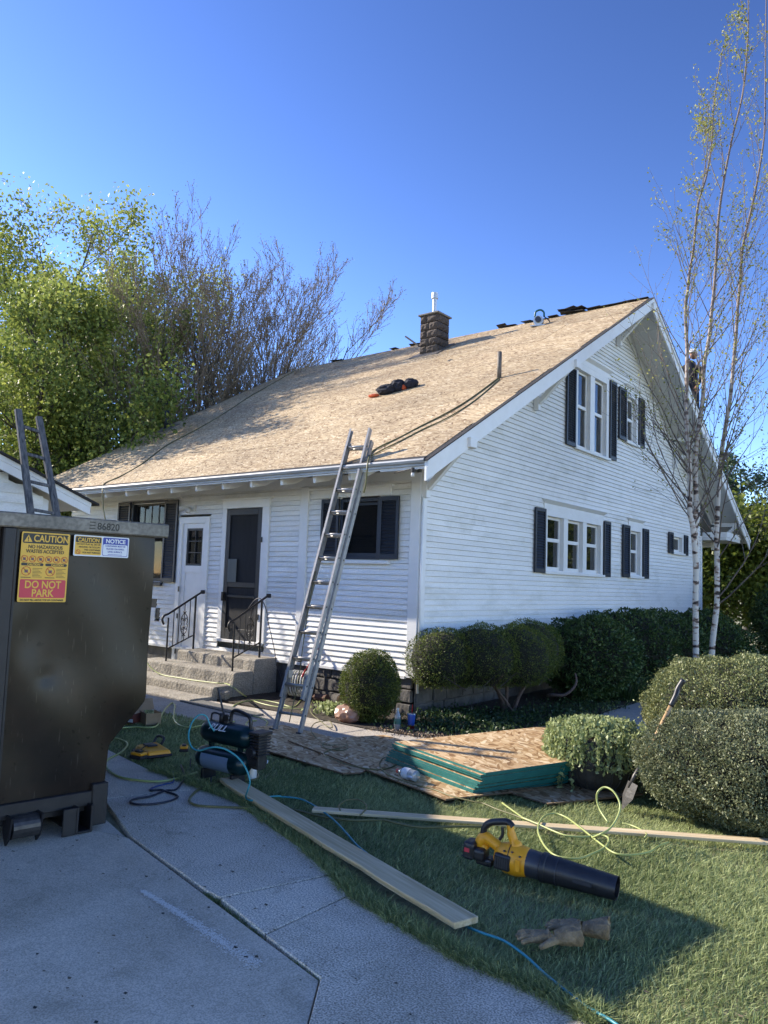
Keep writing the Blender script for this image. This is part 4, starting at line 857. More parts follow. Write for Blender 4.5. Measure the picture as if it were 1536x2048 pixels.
# ------------------------------------------------------------------ strand boards: pile and loose sheets
def sheet(cx, cy, z, ang, lx, ly, th_, label, group=None, mat=OSBGROUND, edge=TEAL, warp=0):
    m = MB().box(-lx/2, lx/2, -ly/2, ly/2, 0, th_); m.m = [0, 0, 1, 1, 1, 1]
    o = m.build('osb_sheet', [mat, edge]); o.location = (cx, cy, z); o.rotation_euler = (0, 0, ang); return tag(o, label, 'strand board', group)
A = Vector((1.59, -2.47)); B = Vector((2.77, -2.87)); dA = (B-A).normalized(); ang = math.atan2(dA.y, dA.x); perp = Vector((-dA.y, dA.x)); cc = (A+B)/2+perp*1.22
NS = 12; ordn = ['topmost', 'second', 'third', 'fourth', 'fifth', 'sixth', 'seventh', 'eighth', 'ninth', 'tenth', 'eleventh', 'lowest']
zb_ = -.033; offr = random.Random(3)
for i in range(NS):
    k = NS-1-i; sh = (k/NS)**1.0*.17*(1 if k else 0)
    off = -dA*(sh+offr.uniform(-.02, .02))-perp*(offr.uniform(-.012, .02)+ (.0 if k == 0 else .01))
    c2 = cc+off; h = .0165
    sheet(c2.x, c2.y, zb_+i*.0183, ang+offr.uniform(-.008, .008), 1.22, 2.44, h, f'{ordn[k]} strand board of the green-edged pile beside the trailing-vine pot' if k else 'topmost strand board, bright tan face up, of the green-edged pile on the lawn', 'green-edged strand boards piled on the lawn')
EDG2 = M('raw board edge', (.16, .10, .055), .8)
def sheet4(pts, z, label, th_=.012):
    P = [Vector((p[0], p[1])) for p in pts]; c_ = sum(P, Vector((0, 0)))/len(P); d_ = (P[1]-P[0]).normalized(); a_ = math.atan2(d_.y, d_.x)
    R2 = Matrix.Rotation(-a_, 2); n = len(P); vs_ = []
    for zz in (0, th_): vs_ += [(*(R2 @ (p-c_)), zz+float(gz(p.y))-float(gz(c_.y))) for p in P]
    m = MB().add(vs_, [tuple(range(n-1, -1, -1)), tuple(range(n, 2*n))]+[(i, (i+1) % n, n+(i+1) % n, n+i) for i in range(n)]); m.m = [0, 0]+[1]*n
    o = m.build('osb_sheet', [OSBGROUND, EDG2]); o.location = (c_.x, c_.y, z+float(gz(c_.y))); o.rotation_euler = (0, 0, a_); return tag(o, label, 'strand board', 'loose strand boards lying on the grass')
S1 = [(.28, -2.98), (1.57, -3.13), (1.64, -2.98), (1.25, -1.95), (-.55, -1.75), (-.62, -2.38)]
S2 = [(.27, -2.49), (2.62, -3.19), (3.05, -2.95), (2.7, -2.3), (2.2, -1.55), (.62, -1.25)]
S2 = [(.27, -2.49), (2.62, -3.19), (2.93, -2.05), (.62, -1.36)]
sheet4(S1, .004, 'loose strand board under the feet of the aluminium ladder'); sheet4(S2, .018, 'long loose strand board half under the green-edged pile with a bottle on it')
sheet4([(2.3, -2.4), (3.15, -2.62), (3.5, -1.6), (2.65, -1.3)], .004, 'loose strand board mostly hidden under the right end of the green-edged pile')
OSB_POLYS = [S1, S2, [(2.3, -2.4), (3.15, -2.62), (3.5, -1.6), (2.65, -1.3)]]

# ------------------------------------------------------------------ lumber on the grass
def plank(p0, p1, w, th_, z0, z1, mat, label, wav=0):
    p0 = Vector(p0); p1 = Vector(p1); d_ = p1-p0; L_ = d_.length; a_ = math.atan2(d_.y, d_.x); n = 14; vs_ = []; fs_ = []
    for i in range(n+1):
        x = L_*i/n; zz = z0+(z1-z0)*i/n; e0 = -w/2+(random.uniform(-.5, .5)*wav if i else wav*1.5); e1 = w/2
        vs_ += [(x, e0+.004, zz), (x, e0, zz+th_), (x, e1, zz+th_), (x, e1, zz)]
    for i in range(n):
        for k in range(4): q = i*4; fs_.append((q+k, q+4+k, q+4+(k+1) % 4, q+(k+1) % 4))
    fs_ += [(0, 1, 2, 3), (n*4+3, n*4+2, n*4+1, n*4)]
    o = MB().add(vs_, fs_).build('plank', mat, bevel=.003); o.location = (p0.x, p0.y, 0); o.rotation_euler = (0, 0, a_); return tag(o, label, 'plank')
plank((1.12, -3.99), (3.86, -4.87), .145, .03, .02, .028, LUMBER2, 'thick rough-edged plank lying along the curved edge of the drive', .012)
plank((2.12, -4.07), (4.98, -2.22), .09, .02, .02, .0, LUMBER, 'long narrow fresh plank running behind the leaf blower to the right edge')

# ------------------------------------------------------------------ hoses and cords
def hose(name, P, r, mat, label, cat, k=5, group=None):
    Q = catmull(P, k); o = MB().tube(Q, r, 7).build(name, mat, smooth=True); return tag(o, label, cat, group)
hose('air_hose', [(-4.29,-1,0.25),(-4.19,-1,0.19),(-4.04,-1,0.13),(-3.84,-1,0.1),(-3.51,-1,0.1),(-3.2,-1,0.1),(-2.86,-1,0.11),(-2.6,-1,0.12),(-2.43,-1,0.13),(-1.166,-1.971,0.301),(-2.4,-0.67,-0.07),(-2.01,-0.85,-0.07),(-1.71,-0.92,-0.07),(-1.51,-0.92,-0.07),(-1.34,-0.89,-0.07),(-1.22,-0.82,-0.07),(-1.18,-0.7,-0.07)], .0085, RUBBERY, 'yellow-green air hose crossing the doorstep towards the ladder', 'hose')
hose('air_hose', [(-1.7,-0.3,-0.068),(-1.37,-0.78,-0.068),(-1.73,-0.71,-0.068),(-2.04,-0.72,-0.068),(-2.1,-0.93,-0.068),(-1.99,-1.2,-0.068),(-1.76,-1.49,-0.068),(-1.56,-1.65,-0.068),(-1.41,-1.65,-0.068),(-1.26,-1.61,-0.068),(-1.04,-1.63,-0.068),(-0.81,-1.75,-0.066),(-0.6,-1.96,-0.058),(-0.36,-1.98,-0.057),(-0.49,-1.94,-0.059),(-0.49,-2.06,-0.052),(-0.54,-2.17,-0.045),(-0.67,-2.17,-0.045),(-0.84,-2.05,-0.053),(-0.96,-1.9,-0.061),(-0.95,-1.79,-0.065)], .0085, RUBBERY, 'looped yellow-green air hose on the sunlit path left of the ladder', 'hose')
hose('air_hose', [(-1.07,-3.65,0.012),(-1.19,-3.48,0.012),(-1.22,-3.37,0.012),(-1.18,-3.26,0.012),(-1.08,-3.19,0.012),(-1.07,-3.09,0.011),(-1.32,-2.86,0.003),(-1.78,-2.5,-0.021),(-2.29,-2.06,-0.052),(-2.56,-1.79,-0.065),(-2.39,-1.87,-0.062),(-1.91,-2.23,-0.041),(-1.46,-2.57,-0.015),(-1.08,-2.8,-0.001),(-0.88,-2.85,0.002),(-0.84,-2.79,-0.001),(-0.88,-2.68,-0.008),(-0.95,-2.37,-0.03),(-1.02,-2.06,-0.052)], .0085, RUBBERY, 'yellow-green air hose arching past the cardboard boxes behind the yellow charger', 'hose')
hose('air_hose', [(-0.86,-3.73,0.012),(-0.73,-3.71,0.012),(-0.53,-3.77,0.012),(-0.29,-3.99,0.012),(-0.16,-4.18,0.012),(-0.04,-4.3,0.012),(0.1,-4.38,0.012),(0.3,-4.45,0.012),(0.48,-4.47,0.012),(0.64,-4.42,0.012),(0.75,-4.34,0.012),(0.78,-4.23,0.012),(0.76,-4.1,0.012),(0.73,-3.96,0.012)], .009, RUBBERY, 'yellow-green air hose curving from the dumpster over the drive to the compressor', 'hose')
hose('air_hose', [(1.04,-3.61,0.012),(1.15,-3.68,0.012),(1.21,-3.78,0.012),(1.17,-3.86,0.012),(1.08,-3.95,0.012),(1.07,-4.07,0.012),(1.13,-4.25,0.012),(1.24,-4.41,0.012),(1.34,-4.5,0.012),(1.45,-4.52,0.012),(1.54,-4.47,0.012),(1.64,-4.39,0.012),(1.73,-4.32,0.012),(1.81,-4.23,0.012),(1.89,-4.15,0.01),(2.03,-4.11,0.01),(2.21,-4.1,0.012),(2.42,-4.03,0.015),(2.58,-3.91,0.025),(2.65,-3.9,0.03),(2.82,-3.88,0.03),(2.92,-3.81,0.03),(3.03,-3.67,0.03),(3.17,-3.54,0.03)], .0085, RUBBERO, 'dull green hose looping from the compressor across the plank end', 'hose')
hose('air_hose', [(1.208,-4.202,0.439),(1.185,-4.225,0.481),(1.163,-4.25,0.546),(1.15,-4.301,0.561),(1.128,-4.34,0.521),(1.169,-4.403,0.467),(1.222,-4.445,0.414),(1.28,-4.457,0.367),(1.36,-4.457,0.358),(1.437,-4.437,0.385),(1.501,-4.413,0.397),(1.555,-4.368,0.38),(1.631,-4.328,0.332),(1.693,-4.309,0.268),(1.727,-4.298,0.189),(1.739,-4.322,0.136),(1.62,-4.23,0.045),(1.71,-4.26,0.045),(1.73,-4.18,0.045),(1.73,-4.1,0.045),(1.77,-4.04,0.045),(1.74,-4.01,0.03),(1.88,-3.95,0.03),(2.1,-4.01,0.03),(2.36,-4.13,0.03),(2.58,-4.26,0.03),(2.8,-4.4,0.03),(2.96,-4.48,0.03),(3.12,-4.58,0.03),(3.29,-4.66,0.03),(3.48,-4.73,0.03),(3.61,-4.77,0.03),(3.75,-4.81,0.005),(3.93,-4.86,0.02),(4.05,-4.86,0.02),(4.19,-4.92,0.02),(4.32,-5,0.02),(4.45,-5.07,0.02),(4.56,-5.12,0.02),(4.69,-5.16,0.02),(4.82,-5.24,0.02)], .0062, RUBBERT, 'thin teal air hose arching off the compressor and crossing the lawn to the bottom edge', 'hose')
hose('extension_lead', [(0.44,-3.9,0.01),(0.77,-4.11,0.01),(0.91,-4.25,0.01),(1.02,-4.38,0.01),(0.99,-4.44,0.01),(1.01,-4.52,0.01),(1.04,-4.61,0.01),(1.02,-4.72,0.01),(1.06,-4.79,0.01),(1.14,-4.79,0.01),(1.21,-4.71,0.01),(1.23,-4.59,0.01),(1.19,-4.49,0.01),(1.12,-4.46,0.01),(1.04,-4.46,0.01),(0.95,-4.46,0.01),(0.91,-4.52,0.01),(0.86,-4.47,0.01)], .0075, RUBBERN, 'navy cord looped on the drive beside the dumpster', 'cord')
hose('extension_lead', [(0.9,-4.52,0.012),(0.86,-4.44,0.012),(0.85,-4.35,0.012),(0.83,-4.26,0.012),(0.59,-4.09,0.012)], .006, CORDBLUE, 'short blue cord end lying on the drive by the navy loop', 'cord')
hose('extension_lead', [(-1.65,-0.1,-0.045),(-1.18,-0.65,-0.045),(-0.84,-1,-0.045),(-0.43,-1.29,-0.045),(-0.12,-1.49,-0.045),(-0.02,-1.51,-0.045),(-0.26,-1.28,-0.045),(-0.34,-1.28,-0.045),(-0.33,-1.46,-0.045),(-0.11,-1.76,-0.043),(0.17,-2.01,-0.032),(0.47,-2.24,-0.017),(0.67,-2.37,-0.007),(0.75,-2.18,-0.021),(0.9,-2.32,-0.011),(0.93,-2.45,-0.001),(0.81,-2.51,0.003),(0.61,-2.35,-0.009),(0.52,-2.14,-0.024),(0.61,-2.06,-0.029),(0.79,-2.21,-0.019),(0.93,-2.67,0.009),(1.17,-2.83,0.019),(1.44,-2.91,0.023),(1.67,-2.87,0.021),(1.71,-2.71,0.012),(1.62,-2.47,-0.005),(1.49,-2.25,-0.021),(1.37,-2.2,-0.025),(1.39,-2.38,-0.011),(1.58,-2.67,0.009),(1.77,-2.85,0.02),(1.96,-2.96,0.025),(2.09,-3,0.027),(2.26,-3.03,0.027),(2.42,-3.04,0.028),(2.61,-3.1,0.029),(2.81,-3.1,0.029),(2.88,-3.09,0.029),(3.03,-3.15,0.03),(3.17,-3.18,0.03),(3.29,-3.22,0.03)], .0055, RUBBERO, 'olive cord trailing over the loose strand boards past the lying bottle', 'cord')
hose('air_hose', [(2.94,-2.93,0.014),(3.27,-3.19,0.02),(3.27,-3.24,0.045),(3.41,-3.29,0.045),(3.58,-3.36,0.045),(3.67,-3.37,0.045),(3.76,-3.3,0.045),(3.79,-3.22,0.045),(3.85,-3.21,0.045),(3.89,-3.28,0.045),(3.92,-3.41,0.045),(3.91,-3.56,0.045),(3.88,-3.71,0.045),(3.78,-3.76,0.045),(3.68,-3.69,0.045),(3.58,-3.57,0.045),(3.48,-3.42,0.045),(3.4,-3.24,0.045),(3.36,-3.08,0.044),(3.38,-2.98,0.041),(3.47,-3,0.042),(3.62,-3.13,0.045),(3.76,-3.26,0.045),(3.89,-3.38,0.045),(3.99,-3.46,0.045),(4.05,-3.46,0.045),(4.11,-3.39,0.045),(4.15,-3.28,0.045),(4.14,-3.11,0.034),(4.16,-2.99,0.031)], .0065, RUBBERY, 'pale yellow-green hose coiled over the narrow plank behind the leaf blower', 'hose')
hose('air_hose', [(3.837,-3.158,0.118),(3.76,-3.097,0.161),(3.723,-3.068,0.212),(3.728,-3.07,0.268),(3.762,-3.047,0.302),(3.821,-3.064,0.299),(3.869,-3.085,0.264),(3.9,-3.12,0.219),(3.902,-3.176,0.164),(3.887,-3.247,0.115),(3.882,-3.352,0.107),(3.81,-3.33,0.06)], .0065, RUBBERY, 'hose loop standing upright on the lawn in front of the vine pot', 'hose')
hose('air_hose', [(3.78,-2.77,0.016),(3.84,-2.77,0.016),(3.92,-2.82,0.019),(3.99,-2.9,0.023),(4.01,-2.98,0.026)], .006, RUBBERY, 'short stub of hose showing in the grass between planter and big bush', 'hose')
hose('air_hose', [(2.29,-3.98,0.04),(2.2,-3.89,0.04),(2.16,-3.77,0.04),(2.2,-3.7,0.04),(2.3,-3.73,0.04),(2.38,-3.81,0.04),(2.43,-3.91,0.04),(2.45,-3.96,0.04)], .0055, RUBBERO, 'small hose ring lying on the shaded grass left of the narrow plank', 'hose')
hose('power_lead', [(-2.72,-0.42,1.14),(-2.59,-0.42,1.26),(-2.47,-0.42,1.28),(-2.35,-0.42,1.14),(-2.29,-0.42,0.95),(-2.44,-0.2,0.73),(-2.37,-0.2,0.55),(-2.31,-0.2,0.34),(-2.23,-0.2,0.2),(-2.11,-0.19,-0.07),(-1.71,-0.4,-0.07)], .006, RUBBERN, 'dark cord hanging from the right railing down beside the steps', 'cord')
# ropes on the roof
hose('safety_rope', [(-0.14,2.17,4.805),(-0.06,1.22,4.255),(-0.1,0.66,3.935),(-0.22,0.25,3.695),(-0.3,-0.09,3.495),(-0.37,-0.37,3.345),(-0.38,-0.57,3.225),(-0.1,-0.97,3.02),(-0.1,-0.99,2.8),(-0.13,-0.99,2.65)], .011, RUBBERO, 'upper line of the doubled rope from the short vent pipe to the ladder top', 'rope')
hose('safety_rope', [(-0.07,2.07,4.745),(0.08,1.14,4.205),(0.07,0.47,3.825),(-0.08,0.11,3.615),(-0.16,-0.22,3.425),(-0.23,-0.49,3.275),(-0.29,-0.69,3.155)], .009, RUBBERO, 'lower line of the doubled rope from the short vent pipe to the ladder top', 'rope')
hose('safety_rope', [(-8.85,6.28,7.165),(-8.43,5.1,6.485),(-8.05,4.05,5.885),(-7.58,3.07,5.315),(-7.22,2.25,4.845),(-7.01,1.53,4.435),(-6.86,0.91,4.075),(-6.32,0.11,3.615),(-6.16,-0.26,3.395),(-6.08,-0.57,3.225),(-6.14,-0.72,3.135),(-6.04,-0.86,3.055),(-5.88,-0.96,2.92),(-5.82,-0.97,2.7),(-5.76,-0.97,2.53),(-5.65,-0.97,2.28),(-5.43,-0.97,1.7)], .010, RUBBERO, 'single rope crossing the left roof and hanging over the eave behind the dumpster', 'rope')

# ------------------------------------------------------------------ air compressor
CP = E('air_compressor', (1.03, -3.93, .02), math.radians(4), label='dark green twin-tank air compressor standing on the grass edge beside the drive', cat='air compressor')
def tank(y, z, nm='tank'):
    pts = [(-.27, y, z), (-.262, y, z), (-.235, y, z), (-.19, y, z), (.19, y, z), (.235, y, z), (.262, y, z), (.27, y, z)]
    return MB().tube(pts, [.02, .05, .078, .088, .088, .078, .05, .02], 24).build(nm, GREENP, CP, smooth=True)
T1 = tank(-.02, .14, 'lower_tank'); T2 = tank(.02, .335, 'upper_tank')
lb = MB(); 
for i in range(10):
    a0, a1 = math.radians(100+i*10), math.radians(110+i*10)
    lb.add([(-.17, -.02+.0895*math.cos(a0+math.pi*.28), .14+.0895*math.sin(a0+math.pi*.28)), (.13, -.02+.0895*math.cos(a0+math.pi*.28), .14+.0895*math.sin(a0+math.pi*.28)), (.13, -.02+.0895*math.cos(a1+math.pi*.28), .14+.0895*math.sin(a1+math.pi*.28)), (-.17, -.02+.0895*math.cos(a1+math.pi*.28), .14+.0895*math.sin(a1+math.pi*.28))], [(0, 1, 2, 3)])
lb.build('label', LABELB, T1)
tx = text('BULL', -.20, .375, .072, PRINTW, T2, -.062, 1.15, bold=.002, shear=.25, name='lettering'); tx.rotation_euler = (math.radians(52), 0, 0); tx.location = (-.13, -.0745, .370)
for x in (-.16, .16): MB().box(x-.015, x+.015, -.09, .05, -.02, .06).build('foot', BLACKPL, CP, bevel=.004); MB().box(x-.012, x+.012, -.02, .02, .20, .28).build('strut', GREENP, CP)
MB().tube(catmull([(.02, .02, .42), (.03, .02, .50), (.08, .02, .525), (.20, .02, .50), (.235, .02, .46), (.235, .02, .38)], 5), .014, 10).build('handle', BLACKPL, CP, smooth=True)
MB().tube(catmull([(-.20, .02, .42), (-.19, .02, .47), (-.12, .02, .475), (-.02, .02, .44)], 4), .008, 8).build('hose_bracket', BLACKPL, CP, smooth=True)
MB().tube([(-.06, .0, .42), (-.06, .0, .49)], .022, 12).tube([(-.06, 0, .46), (-.03, 0, .46)], .012, 10).build('regulator', STEELD, CP, smooth=True); MB().tube([(.0, -.0, .41), (.0, -.0, .45)], .01, 8).tube([(0, -.02, .46), (0, .0, .46)], .028, 16).build('gauge', STEELD, CP)
MB().tube([(-.03, 0, .46), (-.10, 0, .62), (-.12, 0, .68)], .008, 8).build('hose_coupler', STEELD, CP)
m = MB()
for k in range(7): m.box(.29, .39, -.04, .09, .22+k*.022, .23+k*.022)
m.box(.31, .37, -.02, .07, .12, .37).build('pump_cylinder', STEELD, CP, bevel=.003); MB().box(.285, .40, -.05, .10, .375, .40).build('pump_head', STEELD, CP, bevel=.005)
MB().tube([(.25, .03, .17), (.36, .03, .17)], .06, 16).build('motor', BLACKPL, CP); MB().tube([(.33, -.08, .25), (.33, -.05, .25)], .04, 14).build('air_filter', BLACKPL, CP)
for x, z_ in ((-.27, .12), (-.03, .02)): MB().tube([(x, -.11, z_), (x+.02, -.13, z_-.02), (x+.03, -.14, z_-.05)], .006, 6).build('drain_valve', STEELD, CP)

jug = E('white_jug', (1.17,-3.77,0), label='white plastic jug with printed label standing at the right end of the compressor', cat='jug')
MB().lathe([(0, 0), (.034, 0), (.038, .01), (.038, .09), (.03, .115), (.014, .13), (.014, .145)], 16).build('body', WHITEPL, jug, smooth=True); MB().lathe([(.016, .143), (.016, .165), (0, .166)], 12).build('cap', PRINTG, jug)
text('TYPE', -.022, .05, .02, PRINTK, jug, -.0395, 1)

# charger, batteries, cards
K = E('tool_case', (-0.06,-3.83,0.02), math.radians(-12), label='flat yellow jobsite power case with black handle lying on the grass by the drive', cat='tool case')
MB().add([(-.16, -.11, 0), (.16, -.11, 0), (.17, .11, 0), (-.15, .11, 0), (-.14, -.09, .055), (.15, -.10, .045), (.155, .095, .045), (-.13, .09, .065)], [(0, 3, 2, 1), (4, 5, 6, 7), (0, 1, 5, 4), (1, 2, 6, 5), (2, 3, 7, 6), (3, 0, 4, 7)]).build('case', YELLOW, K, bevel=.018, seg=3)
MB().box(-.18, .175, -.12, .115, -.012, .014).build('base', BLACKPL, K, bevel=.01)
MB().tube(catmull([(-.13, .06, .05), (-.15, .10, .10), (-.10, .11, .115), (-.02, .11, .105), (-.01, .08, .06)], 4), .012, 8).build('handle', BLACKPL, K, smooth=True)
MB().box(-.10, .02, -.05, .04, .055, .068).build('panel', DGREYPL, K, bevel=.004); MB().tube(catmull([(.02, .03, .06), (.0, -.05, .07), (-.01, -.11, .03)], 5), .004, 6).build('cord', BLACKPL, K)
def battery(p, rz, label, s=1):
    o = E('battery_pack', p, rz, label=label, cat='battery', group='yellow and black battery packs by the yellow case')
    MB().box(-.06*s, .06*s, -.04*s, .04*s, .03*s, .055*s).build('shell', YELLOW, o, bevel=.008, seg=2); MB().box(-.065*s, .065*s, -.045*s, .045*s, 0, .03*s).build('base', BLACKPL, o, bevel=.006); MB().box(-.035*s, .035*s, -.022*s, .022*s, .055*s, .07*s).build('terminal', BLACKPL, o, bevel=.004)
battery((0.03,-4.03,0.015), .2, 'yellow and black battery pack nearest the drive, in front of the yellow case'); battery((0.03,-3.56,0.01), -.7, 'lone yellow battery clip lying between the yellow case and the compressor', .85)
MB_ = MB().box(-.035, .035, -.02, .02, 0, .025).build('nail_card', PRINTW, bevel=.003); MB_.location = (0.86,-3.36,0.02); MB_.rotation_euler = (0, .3, .2); tag(MB_, 'small white scrap lying on the grass right of the compressor', 'scrap')
# cardboard boxes by the dumpster
b = E('cardboard_box', (-1.52,-3.08,-0.001), .25, label='flattened dark printed carton leaning behind the dumpster edge', cat='carton')
MB().box(-.16, .10, -.09, .09, .0, .10).build('body', M('printed carton', (.05, .03, .03), .6, col2=(.2, .05, .03), scale=12), b, bevel=.003); MB().box(-.155, .105, -.0915, -.09, .012, .045).build('print_band', PRINTW, b); MB().add([(.10, -.09, .10), (.10, .09, .10), (-.02, .12, .15), (-.02, -.06, .15)], [(0, 1, 2, 3)]).build('flap', CARD, b)
b = E('cardboard_box', (-1.34,-2.97,-0.004), -.3, label='open brown cardboard box with raised flap beside the dumpster', cat='carton')
MB().add([(-.12, -.08, 0), (.12, -.08, 0), (.12, .08, 0), (-.12, .08, 0), (-.12, -.08, .12), (.12, -.08, .12), (.12, .08, .12), (-.12, .08, .12)], [(0, 3, 2, 1), (0, 1, 5, 4), (1, 2, 6, 5), (2, 3, 7, 6)]).build('body', CARD, b)
MB().add([(-.12, -.08, .12), (-.12, .08, .12), (-.26, .10, .22), (-.26, -.06, .22)], [(0, 1, 2, 3)]).build('flap', CARD, b)

# ------------------------------------------------------------------ leaf blower
b0 = Vector((3.77,-4.09,0.09)); b1 = Vector((4.24,-4.02,0.06)); ax_ = (b1-b0).normalized()
BL = E('leaf_blower', b0, rot=(ax_.to_track_quat('X', 'Z')).to_euler(), label='yellow and black cordless leaf blower lying on the lawn behind the gloves', cat='leaf blower')
Lb = (b1-b0).length
tb = MB().tube([(-.005, 0, 0), (.0, 0, 0), (.075, 0, 0)], [.072, .074, .070], 28).build('collar', DGREYPL, BL, smooth=True)
smooth_by_angle(tb)
tb = MB().tube([(.07, 0, 0), (.075, 0, 0), (.10, 0, 0), (.105, 0, 0), (Lb-.01, 0, 0), (Lb, 0, 0)], [.070, .078, .078, .074, .060, .062], 28, cap=False).tube([(Lb, 0, 0), (Lb-.002, 0, 0), (.2, 0, 0)], [.062, .057, .06], 28, cap=False).build('nozzle', BLACKPL, BL); smooth_by_angle(tb, 30)
hs = MB().tube([(.0, 0, 0), (-.02, 0, 0), (-.07, 0, -.002), (-.12, 0, -.002), (-.16, .0, .0), (-.19, 0, .0)], [.072, .078, .086, .084, .07, .05], 24).build('housing', YELLOW, BL, smooth=True)
MB().box(-.175, -.08, -.092, -.055, -.05, .035).build('vent_panel', BLACKPL, BL, bevel=.012, seg=2)
MB().box(-.37, -.30, -.075, .03, -.055, .045).box(-.31, -.24, -.07, .03, -.05, .02).build('battery', BLACKPL, BL, bevel=.02, seg=3); MB().box(-.355, -.325, -.0765, -.074, -.01, .012).build('battery_label', PRINTR, BL)
MB().tube(catmull([(-.25, 0, .0), (-.29, 0, .03), (-.27, 0, .07), (-.23, 0, .06), (-.16, 0, .03)], 4), [.03]*4+[.034]*4+[.032]*4+[.03]*4+[.04], 12).build('rear_body', YELLOW, BL, smooth=True)
MB().box(-.30, -.20, -.045, .045, -.075, -.03).build('air_intake', BLACKPL, BL, bevel=.015, seg=2)
MB().tube(catmull([(-.28, 0, .06), (-.275, 0, .12), (-.245, 0, .155), (-.19, 0, .175), (-.14, 0, .185), (-.11, 0, .165)], 5), .019, 12).build('handle', BLACKPL, BL, smooth=True)
MB().tube(catmull([(-.125, 0, .175), (-.115, 0, .13), (-.09, 0, .08), (-.07, 0, .05)], 4), [.02]*4+[.024]*4+[.036]*4+[.05], 12).build('handle_neck', YELLOW, BL, smooth=True)
MB().tube(catmull([(-.17, 0, .15), (-.165, 0, .11), (-.18, 0, .08)], 4), .009, 8).build('trigger', BLACKPL, BL)
for x, z_ in ((-.03, .06), (-.075, .077), (-.12, .07), (-.04, -.02)): MB().tube([(x, -.068+.1*abs(z_)*.2, z_*.72), (x, -.085, z_*.8)], .005, 8).build('screw', BLACKPL, BL)
for q in range(6): MB().box(-.165+q*.013, -.158+q*.013, -.0945, -.090, -.035, .018).build('vent_slot', DGREYPL, BL)
MB().tube([(-.102, 0, 0), (-.098, 0, 0)], [.0862, .0862], 28).build('housing_seam', BLACKPL, BL)
MB().tube([(.16, 0, 0), (.166, 0, 0)], [.0745, .0745], 28).build('nozzle_ring', DGREYPL, BL); MB().box(-.37, -.30, -.077, -.0755, .018, .024).box(-.37, -.30, -.077, -.0755, -.038, -.032).build('battery_rib', DGREYPL, BL)
MB().box(.26, .36, -.0705, -.069, -.008, .012).build('nozzle_mark', DGREYPL, BL)
MB().box(-.055, -.025, -.0885, -.08, -.035, .03).build('badge', YELLOW, BL, bevel=.004)

# ------------------------------------------------------------------ gloves
def skin_mesh(name, chains, mat, parent=None, sub=2):
    vs_ = []; es = []; rs = []; idx = {}
    def vid(p, r):
        k = tuple(round(c, 4) for c in p)
        if k not in idx: idx[k] = len(vs_); vs_.append(p); rs.append(r)
        return idx[k]
    for ch_ in chains:
        prev = None
        for p, r in ch_:
            i = vid(p, r)
            if prev is not None and prev != i: es.append((prev, i))
            prev = i
    me = bpy.data.meshes.new(name); me.from_pydata(vs_, es, []); me.materials.append(mat)
    o = bpy.data.objects.new(name, me); COL.objects.link(o)
    o.modifiers.new('skin', 'SKIN'); o.modifiers.new('sub', 'SUBSURF').levels = sub; o.modifiers['sub'].render_levels = sub
    for i, r in enumerate(rs): 
        rr_ = r if hasattr(r, '__len__') else (r, r); me.skin_vertices[0].data[i].radius = rr_
    me.skin_vertices[0].data[0].use_root = True
    dg = bpy.context.evaluated_depsgraph_get(); ev = o.evaluated_get(dg); nm = bpy.data.meshes.new_from_object(ev); 
    o.modifiers.clear(); o.data = nm; nm.polygons.foreach_set('use_smooth', [True]*len(nm.polygons))
    if parent: o.parent = parent
    return o
def glove(p, rz, label, rx=0, mir=1, sc=1):
    g = E('work_glove', p, rz, label=label, cat='glove', group='pair of brown leather gloves'); g.scale = (sc, sc, sc); g.rotation_euler.x = rx
    m_ = mir
    h = [[((0, 0, .03), (.038, .024)), ((.05, 0, .032), (.044, .024)), ((.09, 0, .030), (.042, .02))]]
    for k, (yo, ln, sp) in enumerate(((-.034, .062, -.22), (-.012, .074, -.06), (.012, .07, .08), (.034, .055, .25))):
        yo *= m_; sp *= m_
        h.append([((.09, 0, .030), (.042, .02)), ((.105, yo, .028), .014), ((.105+ln*.5, yo+sp*ln*.5, .030-.002*k), .0125), ((.105+ln, yo+sp*ln, .016), .010)])
    h.append([((.0, 0, .03), (.038, .024)), ((.03, .05*m_, .028), .017), ((.06, .075*m_, .026), .014), ((.085, .088*m_, .018), .011)])
    skin_mesh('hand', h, LEATHER, g)
    pr = []
    cuff = MB(); n = 20; rings = []
    for i, (x, ry, rz_, zc) in enumerate(((.01, .036, .024, .03), (-.03, .046, .034, .036), (-.07, .056, .044, .045), (-.105, .066, .048, .05), (-.107, .062, .044, .05), (-.07, .05, .036, .045), (-.03, .04, .028, .036))):
        rings.append([(x+random.uniform(-.006, .006)*(i in (3, 4)), ry*math.cos(2*math.pi*k/n)*(1+.06*math.sin(3*k)), max(.004, zc+rz_*math.sin(2*math.pi*k/n)*(1+.08*math.sin(2.3*k+i)))) for k in range(n)])
    vs_ = [v_ for r_ in rings for v_ in r_]; fs_ = [(i*n+k, i*n+(k+1) % n, (i+1)*n+(k+1) % n, (i+1)*n+k) for i in range(6) for k in range(n)]
    cuff.add(vs_, fs_).build('cuff', LEATHER, g, smooth=True)
g0 = (4.24,-4.73,0.02)
glove((g0[0]+.0, g0[1], .02), math.radians(215), 'left brown leather glove, palm down with fingers spread on the grass', mir=1)
g1 = (4.29,-4.58,0.02)
glove((g1[0]+.01, g1[1]+.02, .02), math.radians(200), 'right brown leather glove with its open cuff facing right', mir=-1, rx=0)

